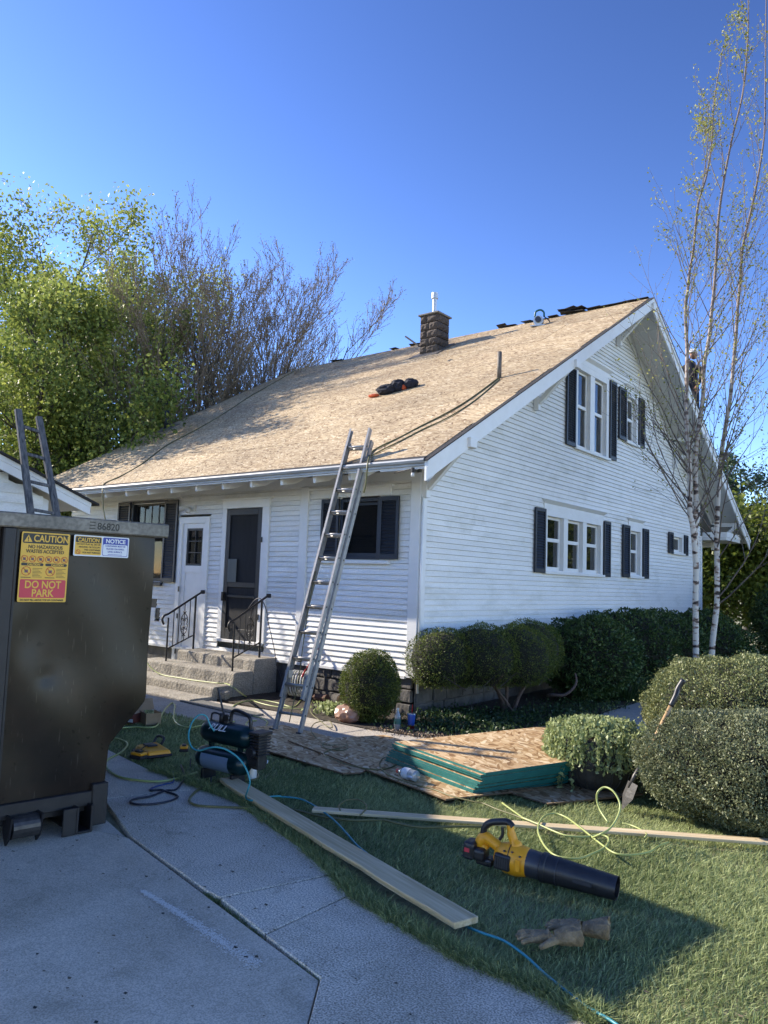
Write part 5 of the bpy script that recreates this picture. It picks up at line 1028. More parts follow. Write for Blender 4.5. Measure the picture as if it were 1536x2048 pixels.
# ------------------------------------------------------------------ bottles, tumbler, bag, stone, logs
b = E('water_bottle', (0.46,-0.95,-0.08), label='upright clear plastic bottle in front of the round bush', cat='bottle')
MB().lathe([(0, 0), (.036, 0), (.038, .01), (.036, .04), (.038, .05), (.038, .15), (.034, .175), (.014, .215), (.013, .235)], 18).build('body', CLEAR, b, smooth=True); MB().lathe([(.015, .232), (.015, .25), (0, .251)], 12).build('cap', WHITEPL, b); MB().lathe([(.0388, .075), (.0388, .135)], 18).build('label', M('green label', (.05, .16, .14), .5), b, smooth=True)
b = E('tumbler', (0.56,-0.82,-0.08), label='blue tumbler with red base and straw beside the clear bottle', cat='tumbler')
MB().lathe([(0, 0), (.032, 0), (.037, .06)], 18).build('base', M('red tumbler base', (.3, .02, .02), .35), b, smooth=True); MB().lathe([(.0372, .06), (.046, .17), (.048, .18), (.044, .182), (.043, .17)], 18).build('cup', BLUEC, b, smooth=True); MB().lathe([(.047, .178), (.045, .19), (0, .192)], 18).build('lid', M('clear lid', (.3, .35, .4), .2), b); MB().tube([(.005, 0, .18), (.01, .0, .29)], .004, 8).build('straw', REDPL, b)
b = E('drink_bottle', (2.0, -2.92, .07), 0, label='empty clear bottle lying on its side on the long loose strand board', cat='bottle', rot=(0, math.radians(90), math.radians(-8)))
MB().lathe([(0, -.10), (.040, -.10), (.045, -.09), (.042, -.05), (.045, -.04), (.045, .04), (.04, .06), (.018, .095), (.016, .105)], 18).build('body', CLEAR, b, smooth=True); MB().lathe([(.019, .10), (.019, .125), (0, .126)], 12).build('cap', M('orange cap', (.55, .12, .08), .4), b); MB().lathe([(.0458, -.035), (.0458, .035)], 18).build('label', PRINTW, b, smooth=True); b.rotation_euler = (0, -math.pi/2, math.radians(-10)); b.location = (2.07,-2.92,0.065)
def lump(name, p, rad, mat, label, cat, seed=0, n=2, amp=.2, rot=0):
    import bmesh
    bm = bmesh.new(); bmesh.ops.create_icosphere(bm, subdivisions=n, radius=1); r_ = random.Random(seed)
    for v_ in bm.verts: v_.co *= 1+r_.uniform(-amp, amp); v_.co.x *= rad[0]; v_.co.y *= rad[1]; v_.co.z *= rad[2]
    me = bpy.data.meshes.new(name); bm.to_mesh(me); bm.free(); me.materials.append(mat); o = bpy.data.objects.new(name, me); COL.objects.link(o); o.location = p; o.rotation_euler = (0, 0, rot)
    return tag(o, label, cat) if cat else o
p = (-0.25,-1.03,-0.08); lump('plastic_bag', (p[0], p[1]+.03, p[2]+.10), (.17, .12, .11), TERRA, 'crumpled pinkish plastic bag between the leafy weeds and round bush', 'bag', 3, 3, .1)
p = (-2.45,-1.08,-0.08); o = MB().box(-.07, .07, -.06, .06, -.04, .07).build('concrete_chunk', CONC3, bevel=.02, seg=2); o.location = (p[0], p[1]+.06, -.03); o.rotation_euler = (.1, .15, .3); tag(o, 'broken pinkish concrete chunk at the foot of the doorstep', 'rubble')
lg = E('split_log', (-1.05, -.3, -.02), .35, label='short sawn log with pale end lying by the foundation right of the ladder', cat='log')
MB().tube([(-.02, 0, .05), (.12, -.12, .06)], [.07, .075], 14).build('log_bark', BARK, lg, smooth=False); MB().tube([(.12, -.12, .06), (.125, -.124, .06)], .068, 14).build('sawn_face', M('sawn wood', (.35, .21, .10), .8, col2=(.5, .34, .18), scale=30), lg)
lg = E('split_log', (-1.45, -.25, -.04), -.15, label='flat split log lying left of the pale-ended log by the foundation', cat='log'); MB().tube([(-.2, 0, .03), (.2, .02, .05)], [.04, .05], 8).build('log_bark', M('red bark', (.10, .05, .035), .9, col2=(.2, .12, .09), scale=20), lg)
o = MB().beam((-1.3, -.2, .0), (-1.52, -.05, .34), .03, .03).build('stick', BARK); tag(o, 'short stick leaning on the foundation right of the ladder', 'stick')

# wall hose reel behind the ladder foot
hr = E('hose_reel', (-1.73,-0.3,-0.05), .2, label='coil of white garden hose hung on a reel behind the ladder foot', cat='hose reel')
for k in range(8):
    a_ = [(-.15+k*.042, .02+.11*math.cos(q*.3142), .20+.17*math.sin(q*.3142)) for q in range(21)]; MB().tube(a_, .012, 7).build('coil', WHITEPL if k % 2 else M('ivory hose', (.42, .42, .36), .5), hr, smooth=True)
MB().tube([(-.19, .02, .2), (.2, .02, .2)], .03, 10).build('drum', BLACKPL, hr); MB().box(-.2, -.185, -.02, .06, 0, .36).box(.19, .205, -.02, .06, 0, .36).build('bracket', IRON, hr)
o = MB().tube(catmull([(-1.68,-0.35,0.2),(-1.6,-0.35,0.34),(-1.52,-0.35,0.44),(-1.38,-0.35,0.67)], 5), .012, 8).build('red_strap', REDPL, smooth=True); tag(o, 'red strap hanging behind the ladder above the white hose coil', 'strap')
o = MB().box(-.75, -.5, -.04, 1.4, -.0, .02).build('door_mat', M('rubber mat', (.06, .06, .06), .9, col2=(.2, .2, .19), scale=40)); o.location = (-1.2, -.95, -.076); o.rotation_euler = (0, 0, 1.5); tag(o, 'ribbed grey mat strip on the path left of the ladder foot', 'mat')

# ------------------------------------------------------------------ things on the roof
NG = E('circular_saw', (-1.4,5.87,6.91), .3, label='circular tool with pale round body standing on the roof ridge between chimney and gable', cat='power saw')  # circular saw standing on its base plate
MB().tube([(0, -.05, .11), (0, .05, .11)], .105, 20).build('blade_guard', GALV, NG); MB().tube([(0, -.10, .12), (0, -.05, .12)], .06, 16).build('motor', DGREYPL, NG)
MB().tube(catmull([(-.08, 0, .2), (-.06, 0, .31), (.03, 0, .34), (.10, 0, .29), (.11, 0, .2)], 5), .02, 10).build('handle', M('teal grip', (.0, .08, .09), .4), NG, smooth=True); MB().box(-.16, .14, -.07, .07, -.01, .01).build('base_plate', GALV, NG); MB().tube(catmull([(.1, 0, .2), (.2, .02, .12), (.24, .05, .03)], 4), .012, 8).build('cord', BLACKPL, NG)
BS = E('shingle_bundle', (-0.93, RY+.02, RZ+.0), .1, label='loose heap of dark torn shingles piled on the ridge right of the saw', cat='shingle heap')
for k in range(6):
    o = MB().box(-.2, .2, -.11, .11, 0, .01).build('shingle', SHINGLE, BS); o.location = (random.uniform(-.12, .12), random.uniform(-.05, .05), .01+k*.017); o.rotation_euler = (random.uniform(-.12, .12), random.uniform(-.16, .16), random.uniform(-.5, .5))
o = MB().beam((-3.31,3.9,6.48), (-2.99,3.92,6.24), .06, .03).build('pry_bar', IRON); tag(o, 'dark bar sticking up at the ridge just left of the chimney', 'bar')
jk = E('jacket', (-2.39,2.33,4.9), 0, label='crumpled navy jacket with orange lining lying mid-roof', cat='jacket')
for k, (dx, dy, rr_, mt_) in enumerate((((-.08), -.03, (.2, .15, .10), CLOTHD), (.1, .06, (.16, .14, .12), CLOTHD), (.33, .12, (.14, .11, .10), CLOTHD), (-.28, -.14, (.12, .06, .03), ORANGE), (.23, .06, (.05, .06, .05), ORANGE))):
    o = lump(('body', 'hood', 'sleeve', 'lining', 'lining')[k], (dx, dy, dy*MR+rr_[2]*.5), rr_, mt_, '', '', 10+k, 3, .12); o.parent = jk

# roofer on the rear slope
PN = E('person', (.5, 9.65, 6.30), 0, label='roofer in dark shirt and white cap bending on the far roof slope behind the birch', cat='person')
body = [[((0, 0, -.1), (.15, .11)), ((.0, 0, .12), (.15, .11)), ((-.02, 0, .34), (.19, .12)), ((-.01, -.0, .46), (.15, .1)), ((.04, -.03, .54), .06)],
        [((-.02, 0, .34), (.19, .12)), ((-.22, -.05, .36), .06), ((-.27, -.12, .14), .05), ((-.18, -.2, -.02), .045)], [((-.02, 0, .34), (.19, .12)), ((.20, -.03, .34), .06), ((.25, -.10, .10), .05), ((.18, -.16, -.1), .045)],
        [((0, 0, -.1), (.15, .11)), ((-.10, -.02, -.2), .09), ((-.13, -.1, -.55), .075), ((-.13, .0, -.95), .06)], [((0, 0, -.1), (.15, .11)), ((.10, -.02, -.2), .09), ((.14, -.12, -.55), .075), ((.15, 0, -.95), .06)]]
skin_mesh('body', body, CLOTHD, PN)
def ell(name, c_, r_, mat, par, n=3):
    o = lump(name, c_, r_, mat, '', '', 1, n, .0); o.parent = par; o.data.polygons.foreach_set('use_smooth', [True]*len(o.data.polygons)); return o
ell('head', (.07, -.05, .66), (.085, .1, .115), SKIN, PN); ell('cap', (.065, -.045, .715), (.1, .11, .075), WHITECAP, PN); MB().box(.0, .14, -.19, -.12, .68, .69).build('cap_brim', WHITECAP, PN, bevel=.004)
for sx, hx in ((-1, (-.17, -.23, -.06)), (1, (.17, -.19, -.15))):
    ell('hand', hx, (.035, .045, .05), SKIN, PN)
    for q in range(4): MB().tube([(hx[0]-.02+q*.013, hx[1]-.02, hx[2]-.04), (hx[0]-.02+q*.013, hx[1]-.03, hx[2]-.085-.008*(q in (1, 2)))], .007, 6).build('finger', SKIN, PN)
    MB().tube([(hx[0]-sx*.03, hx[1]-.02, hx[2]), (hx[0]-sx*.05, hx[1]-.04, hx[2]-.04)], .008, 6).build('thumb', SKIN, PN)

# ------------------------------------------------------------------ shrubs
def shrub(name, loc, lobes, n, leaf, mat, label, cat='shrub', flat_bottom=None, group=None, core=.88, aspect=.45, outk=1.0, rough=.05, stems=None, depth=.22, flowers=None, top_bright=False):
    """lobes: list of (cx,cy,cz,rx,ry,rz) local; foliage faces fill the outer shell of the union"""
    o = E(name, loc, label=label, cat=cat, group=group)
    A_ = np.array([l[3]*l[4]+l[4]*l[5]+l[3]*l[5] for l in lobes]); P_ = []; N_ = []
    for li, l in enumerate(lobes):
        m = int(n*A_[li]/A_.sum()*1.0); d_ = rng.normal(size=(m, 3)); d_ /= np.linalg.norm(d_, axis=1, keepdims=True)
        lump_ = 1+rough*(np.sin(d_[:, 0]*7+li)+np.sin(d_[:, 1]*9+2*li)*np.sin(d_[:, 2]*6)+.7*np.sin(d_[:, 0]*17+d_[:, 2]*15))
        rr_ = lump_*(1-depth*rng.random(m)**2.2+.02*rng.random(m)); c_ = np.array(l[:3]); R_ = np.array(l[3:]); st_ = rng.random(m) < .035; rr_ = np.where(st_, lump_*(1+.07*rng.random(m)), rr_)
        p_ = c_+d_*R_*rr_[:, None]; keep = np.ones(m, bool)
        for lj, l2 in enumerate(lobes):
            if lj != li: q = (p_-np.array(l2[:3]))/np.array(l2[3:]); keep &= (np.sum(q*q, 1) > .80)
        if flat_bottom is not None: keep &= p_[:, 2] > flat_bottom-.03*rng.random(m)
        P_.append(p_[keep]); N_.append((d_/R_)[keep])
    P_ = np.concatenate(P_); N_ = np.concatenate(N_); hole = np.sin(P_[:, 0]*23+1)*np.sin(P_[:, 1]*21+2)+np.sin(P_[:, 2]*27)*np.sin(P_[:, 0]*11-P_[:, 1]*13); k_ = rng.random(len(P_)) < np.clip(.95+.55*hole, .25, 1); P_ = P_[k_]; N_ = N_[k_]; N_ /= np.linalg.norm(N_, axis=1, keepdims=True)
    V_, F_ = leaves(P_, leaf, aspect=aspect, out=N_*outk, jitter=.6)
    cl_ = np.sin(P_[:, 0]*9)*np.sin(P_[:, 1]*8+1)*np.sin(P_[:, 2]*10+2)
    fast_mesh('foliage', V_, F_, mat, o, tint=np.clip(.45+.25*cl_+.35*rng.normal(size=len(P_)), 0, 1), kind='stuff')
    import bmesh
    for l in lobes:  # solid core per lobe, interior shade put into its dark colour
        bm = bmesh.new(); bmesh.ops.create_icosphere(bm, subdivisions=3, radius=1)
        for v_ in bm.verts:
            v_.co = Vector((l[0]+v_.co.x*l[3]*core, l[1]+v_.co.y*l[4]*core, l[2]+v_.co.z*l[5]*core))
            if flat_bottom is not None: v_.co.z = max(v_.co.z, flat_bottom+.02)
        me = bpy.data.meshes.new('shaded_twig_core'); bm.to_mesh(me); bm.free(); me.materials.append(CORE); q = bpy.data.objects.new('shaded_twig_core', me); COL.objects.link(q); q.parent = o
    return o
shrub('round_bush', (-.10, -.76, -.08), [(0, 0, .42, .36, .36, .43)], 26000, .022, LEAFY, 'clipped round yew ball right of the ladder in front of the foundation', aspect=.3, rough=.03, depth=.16)
# flat-topped juniper on bare trunks
jx, jy = .75, 1.0
ju = shrub('juniper', (jx, jy, -.08), [(-.42, -.90, .72, .44, .44, .40), (-.12, -.45, .74, .50, .50, .43), (.10, .05, .75, .50, .52, .42), (.0, .62, .80, .45, .5, .42)], 60000, .026, LEAFY, 'wide flat-topped clipped juniper on bare gnarled trunks at the house corner', flat_bottom=.40, aspect=.3, rough=.035, depth=.2)
for pts, r_ in ((((-.12, .18, -.02), (-.14, .12, .18), (-.2, 0, .36), (-.42, -.3, .56), (-.6, -.55, .7)), .035), (((-.12, .18, -.02), (-.08, .16, .22), (-.02, .05, .45), (0, 0, .65)), .03), (((-.02, .22, -.02), (.04, .26, .2), (.14, .34, .4), (.35, .45, .6)), .033), (((.0, .22, -.02), (-.05, .1, .15), (-.12, -.05, .34), (-.1, -.15, .55)), .022), (((.3, .6, .22), (.42, .45, .26), (.6, .5, .28), (.7, .6, .42), (.66, .66, .55)), .025), (((-.2, 0, .36), (-.5, -.2, .44), (-.75, -.5, .5), (-.85, -.75, .58)), .015), (((-.3, -.15, .45), (-.55, -.6, .5), (-.7, -.8, .6)), .012)):
    Q = catmull([(x, y, z) for x, y, z in pts], 4); MB().tube(Q, [r_*(1-.6*i/len(Q)) for i in range(len(Q))], 8).build('trunk', M('juniper bark', (.07, .045, .035), .95, col2=(.22, .16, .13), scale=18, stretch=(3, 3, .6), bump=.5), ju, smooth=True)
sg = []
for k in range(260):
    a_ = rng.random()*6.28; r_ = .2+.75*rng.random(); p0_ = np.array([-.2+.25*rng.normal(), -.1+.35*rng.normal(), .42+.05*rng.random()]); p1_ = p0_+np.array([.28*math.cos(a_), .28*math.sin(a_), .16]); sg.append([*p0_, .006, *p1_, .003])
V_, F_ = tubes_np(sg, 4); fast_mesh('bare_twigs', V_, F_, TWIG, ju, kind='stuff')
shrub('dark_shrub', (1.0, 3.05, -.08), [(0, 0, .66, .72, .8, .60)], 30000, .04, LEAFD, 'rounded dark shrub against the gable wall right behind the flat-topped juniper', aspect=.5, rough=.06)
shrub('dark_shrub', (.95, 4.9, -.08), [(0, -.2, .74, .8, .9, .60), (.1, .9, .70, .85, .8, .60)], 36000, .045, LEAFD, 'large dark shrub under the triple window left of the birch trunks', aspect=.5, rough=.07)
shrub('dark_shrub', (1.25, 7.4, -.08), [(0, 0, .66, 1.0, 1.0, .66)], 26000, .05, LEAFD, 'dark shrub directly behind the birch trunks by the far end of the wall', aspect=.5, rough=.07)
shrub('dark_shrub', (3.3, 10.4, -.08), [(0, 0, .9, 1.5, 1.2, 1.2), (1.6, .3, 1.0, 1.3, 1.2, 1.45)], 50000, .06, LEAFD, 'tall dark hedge mass right of the birch trunks at the picture edge', aspect=.5, rough=.07)
shrub('dark_shrub', (2.2, 13.4, -.08), [(0, 0, .9, 1.3, 1.2, 1.15)], 26000, .06, LEAFD, 'dark rounded shrub seen between the birch trunks under the rear eave', aspect=.5, rough=.07)
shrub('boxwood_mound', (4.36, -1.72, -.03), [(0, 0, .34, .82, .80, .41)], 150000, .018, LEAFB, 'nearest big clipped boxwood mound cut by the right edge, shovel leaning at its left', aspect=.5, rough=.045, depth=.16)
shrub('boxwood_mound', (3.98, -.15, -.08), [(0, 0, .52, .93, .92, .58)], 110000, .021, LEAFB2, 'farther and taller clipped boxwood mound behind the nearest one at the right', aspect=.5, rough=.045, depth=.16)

# planter pot with vines
PT = E('planter', (3.12, -1.62, -.075), label='dark ribbed round pot overflowing with trailing variegated vine between board pile and mound', cat='planter'); PT.scale = (1.08, 1.08, 1.28)
pr_ = [(0, 0), (.16, 0), (.24, .03), (.31, .10), (.345, .19), (.34, .28), (.31, .33), (.29, .34), (.27, .33), (.25, .25)]
MB().lathe(pr_, 36).build('pot', POTM, PT, smooth=True)
for k in range(30):
    a_ = 2*math.pi*k/30; MB().tube([(math.cos(a_)*(r_+.004), math.sin(a_)*(r_+.004), z_) for r_, z_ in pr_[2:7]], .006, 5).build('rib', POTM, PT)
MB().lathe([(0, .31), (.28, .31)], 20).build('soil', BED, PT)
n = 5200; a_ = rng.random(n)*6.283; r_ = .40*np.sqrt(rng.random(n)); P_ = np.c_[r_*np.cos(a_)*1.05, r_*np.sin(a_)*1.0, .40+.05*rng.random(n)-.30*(r_/.42)**4]
T_ = []
for k in range(150):
    a0 = rng.uniform(0, 6.283); ln = rng.uniform(.08, .42)*(1.35 if 2.6 < a0 < 4.6 else .6); m = int(ln*130)
    t_ = np.linspace(0, 1, m); T_.append(np.c_[(.36+.05*np.sin(t_*2)+.012*rng.normal(size=m))*math.cos(a0+.1*rng.normal()), (.36+.05*np.sin(t_*2)+.012*rng.normal(size=m))*math.sin(a0), .40-ln*t_+.012*rng.normal(size=m)])
P_ = np.concatenate([P_]+T_); V_, F_ = leaves(P_, .032, up=(0, 0, .8), aspect=.6); fast_mesh('vine', V_, F_, LEAFV, PT, tint=np.clip(.3+.6*(rng.random(len(P_))), 0, 1), kind='stuff')

# shovel
s0 = Vector((3.56,-2.22,-0.023)); s1 = Vector((3.9,-1.85,0.92)); dr = (s1-s0).normalized()
SH = E('shovel', s0, rot=dr.to_track_quat('Z', 'Y').to_euler(), label='shovel with wooden shaft and black grip leaning on the boxwood mound', cat='shovel'); LS = (s1-s0).length
MB().add([(-.075, 0, .19), (.075, 0, .19), (.08, -.01, .08), (0, -.015, -.03), (-.08, -.01, .08), (0, .02, .19), (0, .015, .08)], [(0, 4, 6, 5), (5, 6, 2, 1), (4, 3, 6), (6, 3, 2)]).build('blade', POTM, SH)
MB().tube([(0, .01, .14), (0, .01, .24), (0, 0, .36)], [.012, .02, .02], 10).build('socket', STEELD, SH, smooth=True); MB().tube([(0, 0, .34), (0, 0, LS-.22)], .0165, 12).build('shaft', wood_material('ash shaft', (.36, .22, .10), (.62, .44, .24), .5, 1, 2), SH, smooth=True)
MB().tube(catmull([(0, 0, LS-.23), (0, 0, LS-.14), (.015, 0, LS-.08), (.0, 0, LS)], 4), .021, 12).build('grip', BLACKPL, SH, smooth=True)

# ornamental grass clump, weeds, ground cover
def blades(n, cx_, cy_, z0_, spread, ln, w, mat, name, parent=None, droop=.6, label=None, cat=None):
    a_ = rng.random(n)*6.283; r_ = spread*np.sqrt(rng.random(n)); b_ = np.c_[cx_+r_*np.cos(a_), cy_+r_*np.sin(a_), np.full(n, z0_)]
    L_ = ln*(.5+.5*rng.random(n)); d_ = np.c_[np.cos(a_)*droop, np.sin(a_)*droop, np.ones(n)]+.25*rng.normal(size=(n, 3)); d_ /= np.linalg.norm(d_, axis=1, keepdims=True)
    sd = np.cross(d_, rng.normal(size=(n, 3))); sd /= np.linalg.norm(sd, axis=1, keepdims=True); sd *= w
    m1 = b_+d_*(L_*.55)[:, None]; m2 = m1+(d_*np.array([1.4, 1.4, .35]))*(L_*.4)[:, None]
    V_ = np.stack([b_-sd, b_+sd, m1+sd*.8, m1-sd*.8, m2], 1).reshape(-1, 3)
    i_ = np.arange(n)[:, None]*5; F_ = np.concatenate([i_+np.array([[0, 1, 2, 3]]), i_+np.array([[3, 2, 4, 4]])]); 
    F1 = (i_+np.array([[0, 1, 2]])); F2 = (i_+np.array([[0, 2, 3]])); F3 = (i_+np.array([[3, 2, 4]])); F_ = np.concatenate([F1, F2, F3])
    tv = rng.random(n); o = fast_mesh(name, V_, F_, mat, parent, tint=np.concatenate([tv, tv, tv]), kind='stuff' if parent is not None or cat is None else None)
    if cat: tag(o, label, cat)
    return o
blades(260, 1.35, 3.6, -.08, .18, .75, .006, M('daylily blade', (.02, .05, .012), .5, col2=(.07, .12, .035), tint=True, trans=.2), 'ornamental_grass', label='arching strappy grass clump in the dark bed left of the mound', cat='plant')
gc = []
for cx_, cy_, sx_, sy_, m in ((.75, -.45, .4, .25, 1500), (1.1, .1, .3, .5, 1300), (1.3, 1.6, .3, .9, 2400), (.5, .3, .3, .3, 900)):
    gc.append(np.c_[cx_+sx_*rng.normal(size=m), cy_+sy_*rng.normal(size=m), -.06+.09*rng.random(m)])
P_ = np.concatenate(gc); P_ = P_[(P_[:, 0] > .05) & (P_[:, 0] < 1.75)]; V_, F_ = leaves(P_, .04, up=(0, 0, .7), aspect=.5); fast_mesh('ground_cover', V_, F_, M('ground cover leaf', (.015, .04, .01), .5, col2=(.07, .12, .03), tint=True, trans=.2), tint=rng.random(len(P_)), kind='stuff')
P_ = np.c_[-.62+.16*rng.normal(size=700), -.72+.1*rng.normal(size=700), -.06+.12*rng.random(700)]; V_, F_ = leaves(P_, .05, up=(0, 0, 1), aspect=.7); o = fast_mesh('leafy_weeds', V_, F_, LEAFV, tint=.3+.7*rng.random(700)); tag(o, 'patch of bright leafy weeds between ladder foot and plastic bag', 'weeds')
m = 2600; P_ = np.c_[rng.uniform(.25, 1.3, m), -.85+.14*rng.normal(size=m), -.068+.012*rng.random(m)]; V_, F_ = leaves(P_, .025, up=(0, 0, .3), aspect=.6); fast_mesh('leaf_litter', V_, F_, STRAW, tint=rng.random(m), kind='stuff')

# fallen bits of shingle and leaves on drive and grass
n = 420; P_ = np.c_[rng.uniform(.9, 5.2, n), rng.uniform(-6.6, -4.4, n), np.zeros(n)]; P_[:, 2] = .0025+.002*rng.random(n); sz = .004+.010*rng.random(n)**3
a_ = rng.random(n)*6.28; V_ = np.stack([P_+np.c_[np.cos(a_+k*1.571+.3*rng.normal(size=n))*sz, np.sin(a_+k*1.571)*sz*.7, .002*rng.random(n)] for k in range(4)], 1).reshape(-1, 3)
fast_mesh('roofing_crumbs', V_, np.arange(4*n).reshape(n, 4), M('crumb', (.015, .015, .015), .9, col2=(.20, .15, .09), tint=True), tint=rng.random(n), kind='stuff')
# ------------------------------------------------------------------ lawn grass blades
def in_any(x, y, polys):
    c_ = np.zeros(len(x), bool)
    for p in polys: c_ |= pip(x, y, p)
    return c_
hard = [[(-9, -13)]+[(p[0], p[1]) for p in [(-4, -3.2)]]+[(-1.2, -3.72)]+[tuple(q[:2]) for q in EDGE]+[(9.5, -5.9), (9.5, -13)],
        [(-6.6, -2.35), (-4.2, -2.3), (-1.2, -2.2), (.1, -2.1), (1.35, -1.95), (2.6, -1.1), (2.75, .3), (2.55, 1.9), (2.3, 3.7), (1.5, 3.6), (1.9, .4), (1.1, -1), (-2.5, -1.1), (-6.6, -1.2)]]+[[q[:2] for q in s_] for s_ in OSB_POLYS]
AP = (.965, -.26)
def plank_poly(p0, p1, w):
    p0 = Vector(p0); p1 = Vector(p1); d_ = (p1-p0).normalized(); n_ = Vector((-d_.y, d_.x))*w/2; return [tuple(p0-n_), tuple(p1-n_), tuple(p1+n_), tuple(p0+n_)]
hard += [plank_poly((1.14, -4.0), (3.85, -4.87), .15), plank_poly((2.14, -4.06), (4.98, -2.22), .08)]
def grass(n, x0, x1, y0, y1, ln, w, seed):
    r_ = np.random.default_rng(seed); x = r_.uniform(x0, x1, n); y = r_.uniform(y0, y1, n)
    # bare-ish and thick patches
    dens = .62+.38*np.sin(x*3.1+y*1.7)*np.sin(y*4.3-x*1.2); k_ = (r_.random(n) < .55+.45*dens) & ~in_any(x, y, hard)
    # a ragged fringe may lean over the slab edge
    x = x[k_]; y = y[k_]; m = len(x); z = gz(y)-.035
    a_ = r_.random(m)*6.283; lean = .25+.75*r_.random(m)
    wind = np.array([.35, .2]); d_ = np.c_[np.cos(a_)*lean+wind[0], np.sin(a_)*lean+wind[1], np.ones(m)]; d_ /= np.linalg.norm(d_, axis=1, keepdims=True)
    L_ = ln*(.55+.65*r_.random(m))*(1+.25*np.sin(x*5+1)*np.sin(y*6)); b_ = np.c_[x, y, z]; sd = np.c_[-np.sin(a_+r_.normal(size=m)), np.cos(a_+r_.normal(size=m)), np.zeros(m)]*w*(.6+.8*r_.random(m))[:, None]
    m1 = b_+d_*(L_*.55)[:, None]; m2 = m1+(d_*np.array([1.5, 1.5, .55]))*(L_*.5)[:, None]
    V_ = np.stack([b_-sd, b_+sd, m1, m2], 1); V_[:, 2] += sd*.0
    V_ = np.stack([b_-sd, b_+sd, m1+sd*.9, m1-sd*.9, m2], 1).reshape(-1, 3); i_ = np.arange(m)[:, None]*5
    F_ = np.concatenate([i_+np.array([[0, 1, 2]]), i_+np.array([[0, 2, 3]]), i_+np.array([[3, 2, 4]])])
    tv = np.clip(.42+.22*np.sin(x*2.3+2)*np.sin(y*3.1)+.28*r_.normal(size=m), 0, 1); dry = r_.random(m) < .03; tv[dry] = 1
    return V_, F_, np.concatenate([tv]*3)
def edge_tufts(n, line, o0, o1, ln, w, seed):
    r_ = np.random.default_rng(seed); Pl = np.array([q[:2] for q in line]); t = r_.random(n)*(len(Pl)-1.001); i = t.astype(int); f = (t-i)[:, None]; q = Pl[i]*(1-f)+Pl[i+1]*f; d_ = Pl[i+1]-Pl[i]; d_ /= np.linalg.norm(d_, axis=1, keepdims=True); nn = np.c_[-d_[:, 1], d_[:, 0]]
    cl_ = .5+.5*np.sin(t*9)*np.sin(t*23+1); k_ = r_.random(n) < .25+.75*cl_; q = (q+nn*(o0+(o1-o0)*r_.random(n))[:, None])[k_]; m = len(q); nn = nn[k_]
    b_ = np.c_[q, gz(q[:, 1])-.03]; d_ = np.c_[r_.normal(size=(m, 2))*.45-nn*.15, np.ones(m)]; d_ /= np.linalg.norm(d_, axis=1, keepdims=True); L_ = ln*(.5+.8*r_.random(m)); a_ = r_.random(m)*6.28; sd = np.c_[np.cos(a_), np.sin(a_), np.zeros(m)]*w
    m1 = b_+d_*(L_*.6)[:, None]; m2 = m1+d_*np.array([2, 2, .5])*(L_*.45)[:, None]; V_ = np.stack([b_-sd, b_+sd, m1+sd*.9, m1-sd*.9, m2], 1).reshape(-1, 3); i_ = np.arange(m)[:, None]*5
    return V_, np.concatenate([i_+np.array([[0, 1, 2]]), i_+np.array([[0, 2, 3]]), i_+np.array([[3, 2, 4]])]), np.tile(np.clip(.3+.25*r_.normal(size=m), 0, 1), 3)
parts = [edge_tufts(26000, EDGE[1:], -.015, .09, .085, .0018, 11), edge_tufts(700, [JA[2], CR2[0], JA[3]], -.012, .012, .03, .0015, 12), edge_tufts(500, [(CR4[0][0]-.25, CR4[0][1]+.06), CR4[0], (CR4[0][0]+.18, CR4[0][1]+.06)], -.012, .012, .035, .0015, 13), grass(150000, 1.2, 5.6, -5.4, -3.3, .062, .0016, 1), grass(120000, 1.2, 5.6, -3.9, -1.6, .062, .0018, 2), grass(60000, -1.4, 1.6, -4.4, -2.2, .055, .0020, 3), grass(40000, 1.5, 4.2, -1.8, 3.5, .06, .0024, 4), grass(12000, -3, 0, -3.5, -2.2, .05, .003, 6), grass(45000, 1.4, 7, 3, 14, .09, .005, 5), grass(70000, 5.5, 10, -5.8, 3, .07, .003, 7), grass(40000, 4.1, 7, -1.7, 3.2, .07, .003, 8)]
off = 0; VV = []; FF = []; TT = []
for V_, F_, T_ in parts: VV.append(V_); FF.append(F_+off); TT.append(T_); off += len(V_)
fast_mesh('lawn_grass', np.concatenate(VV), np.concatenate(FF), GRASSM, tint=np.concatenate(TT), kind='stuff')

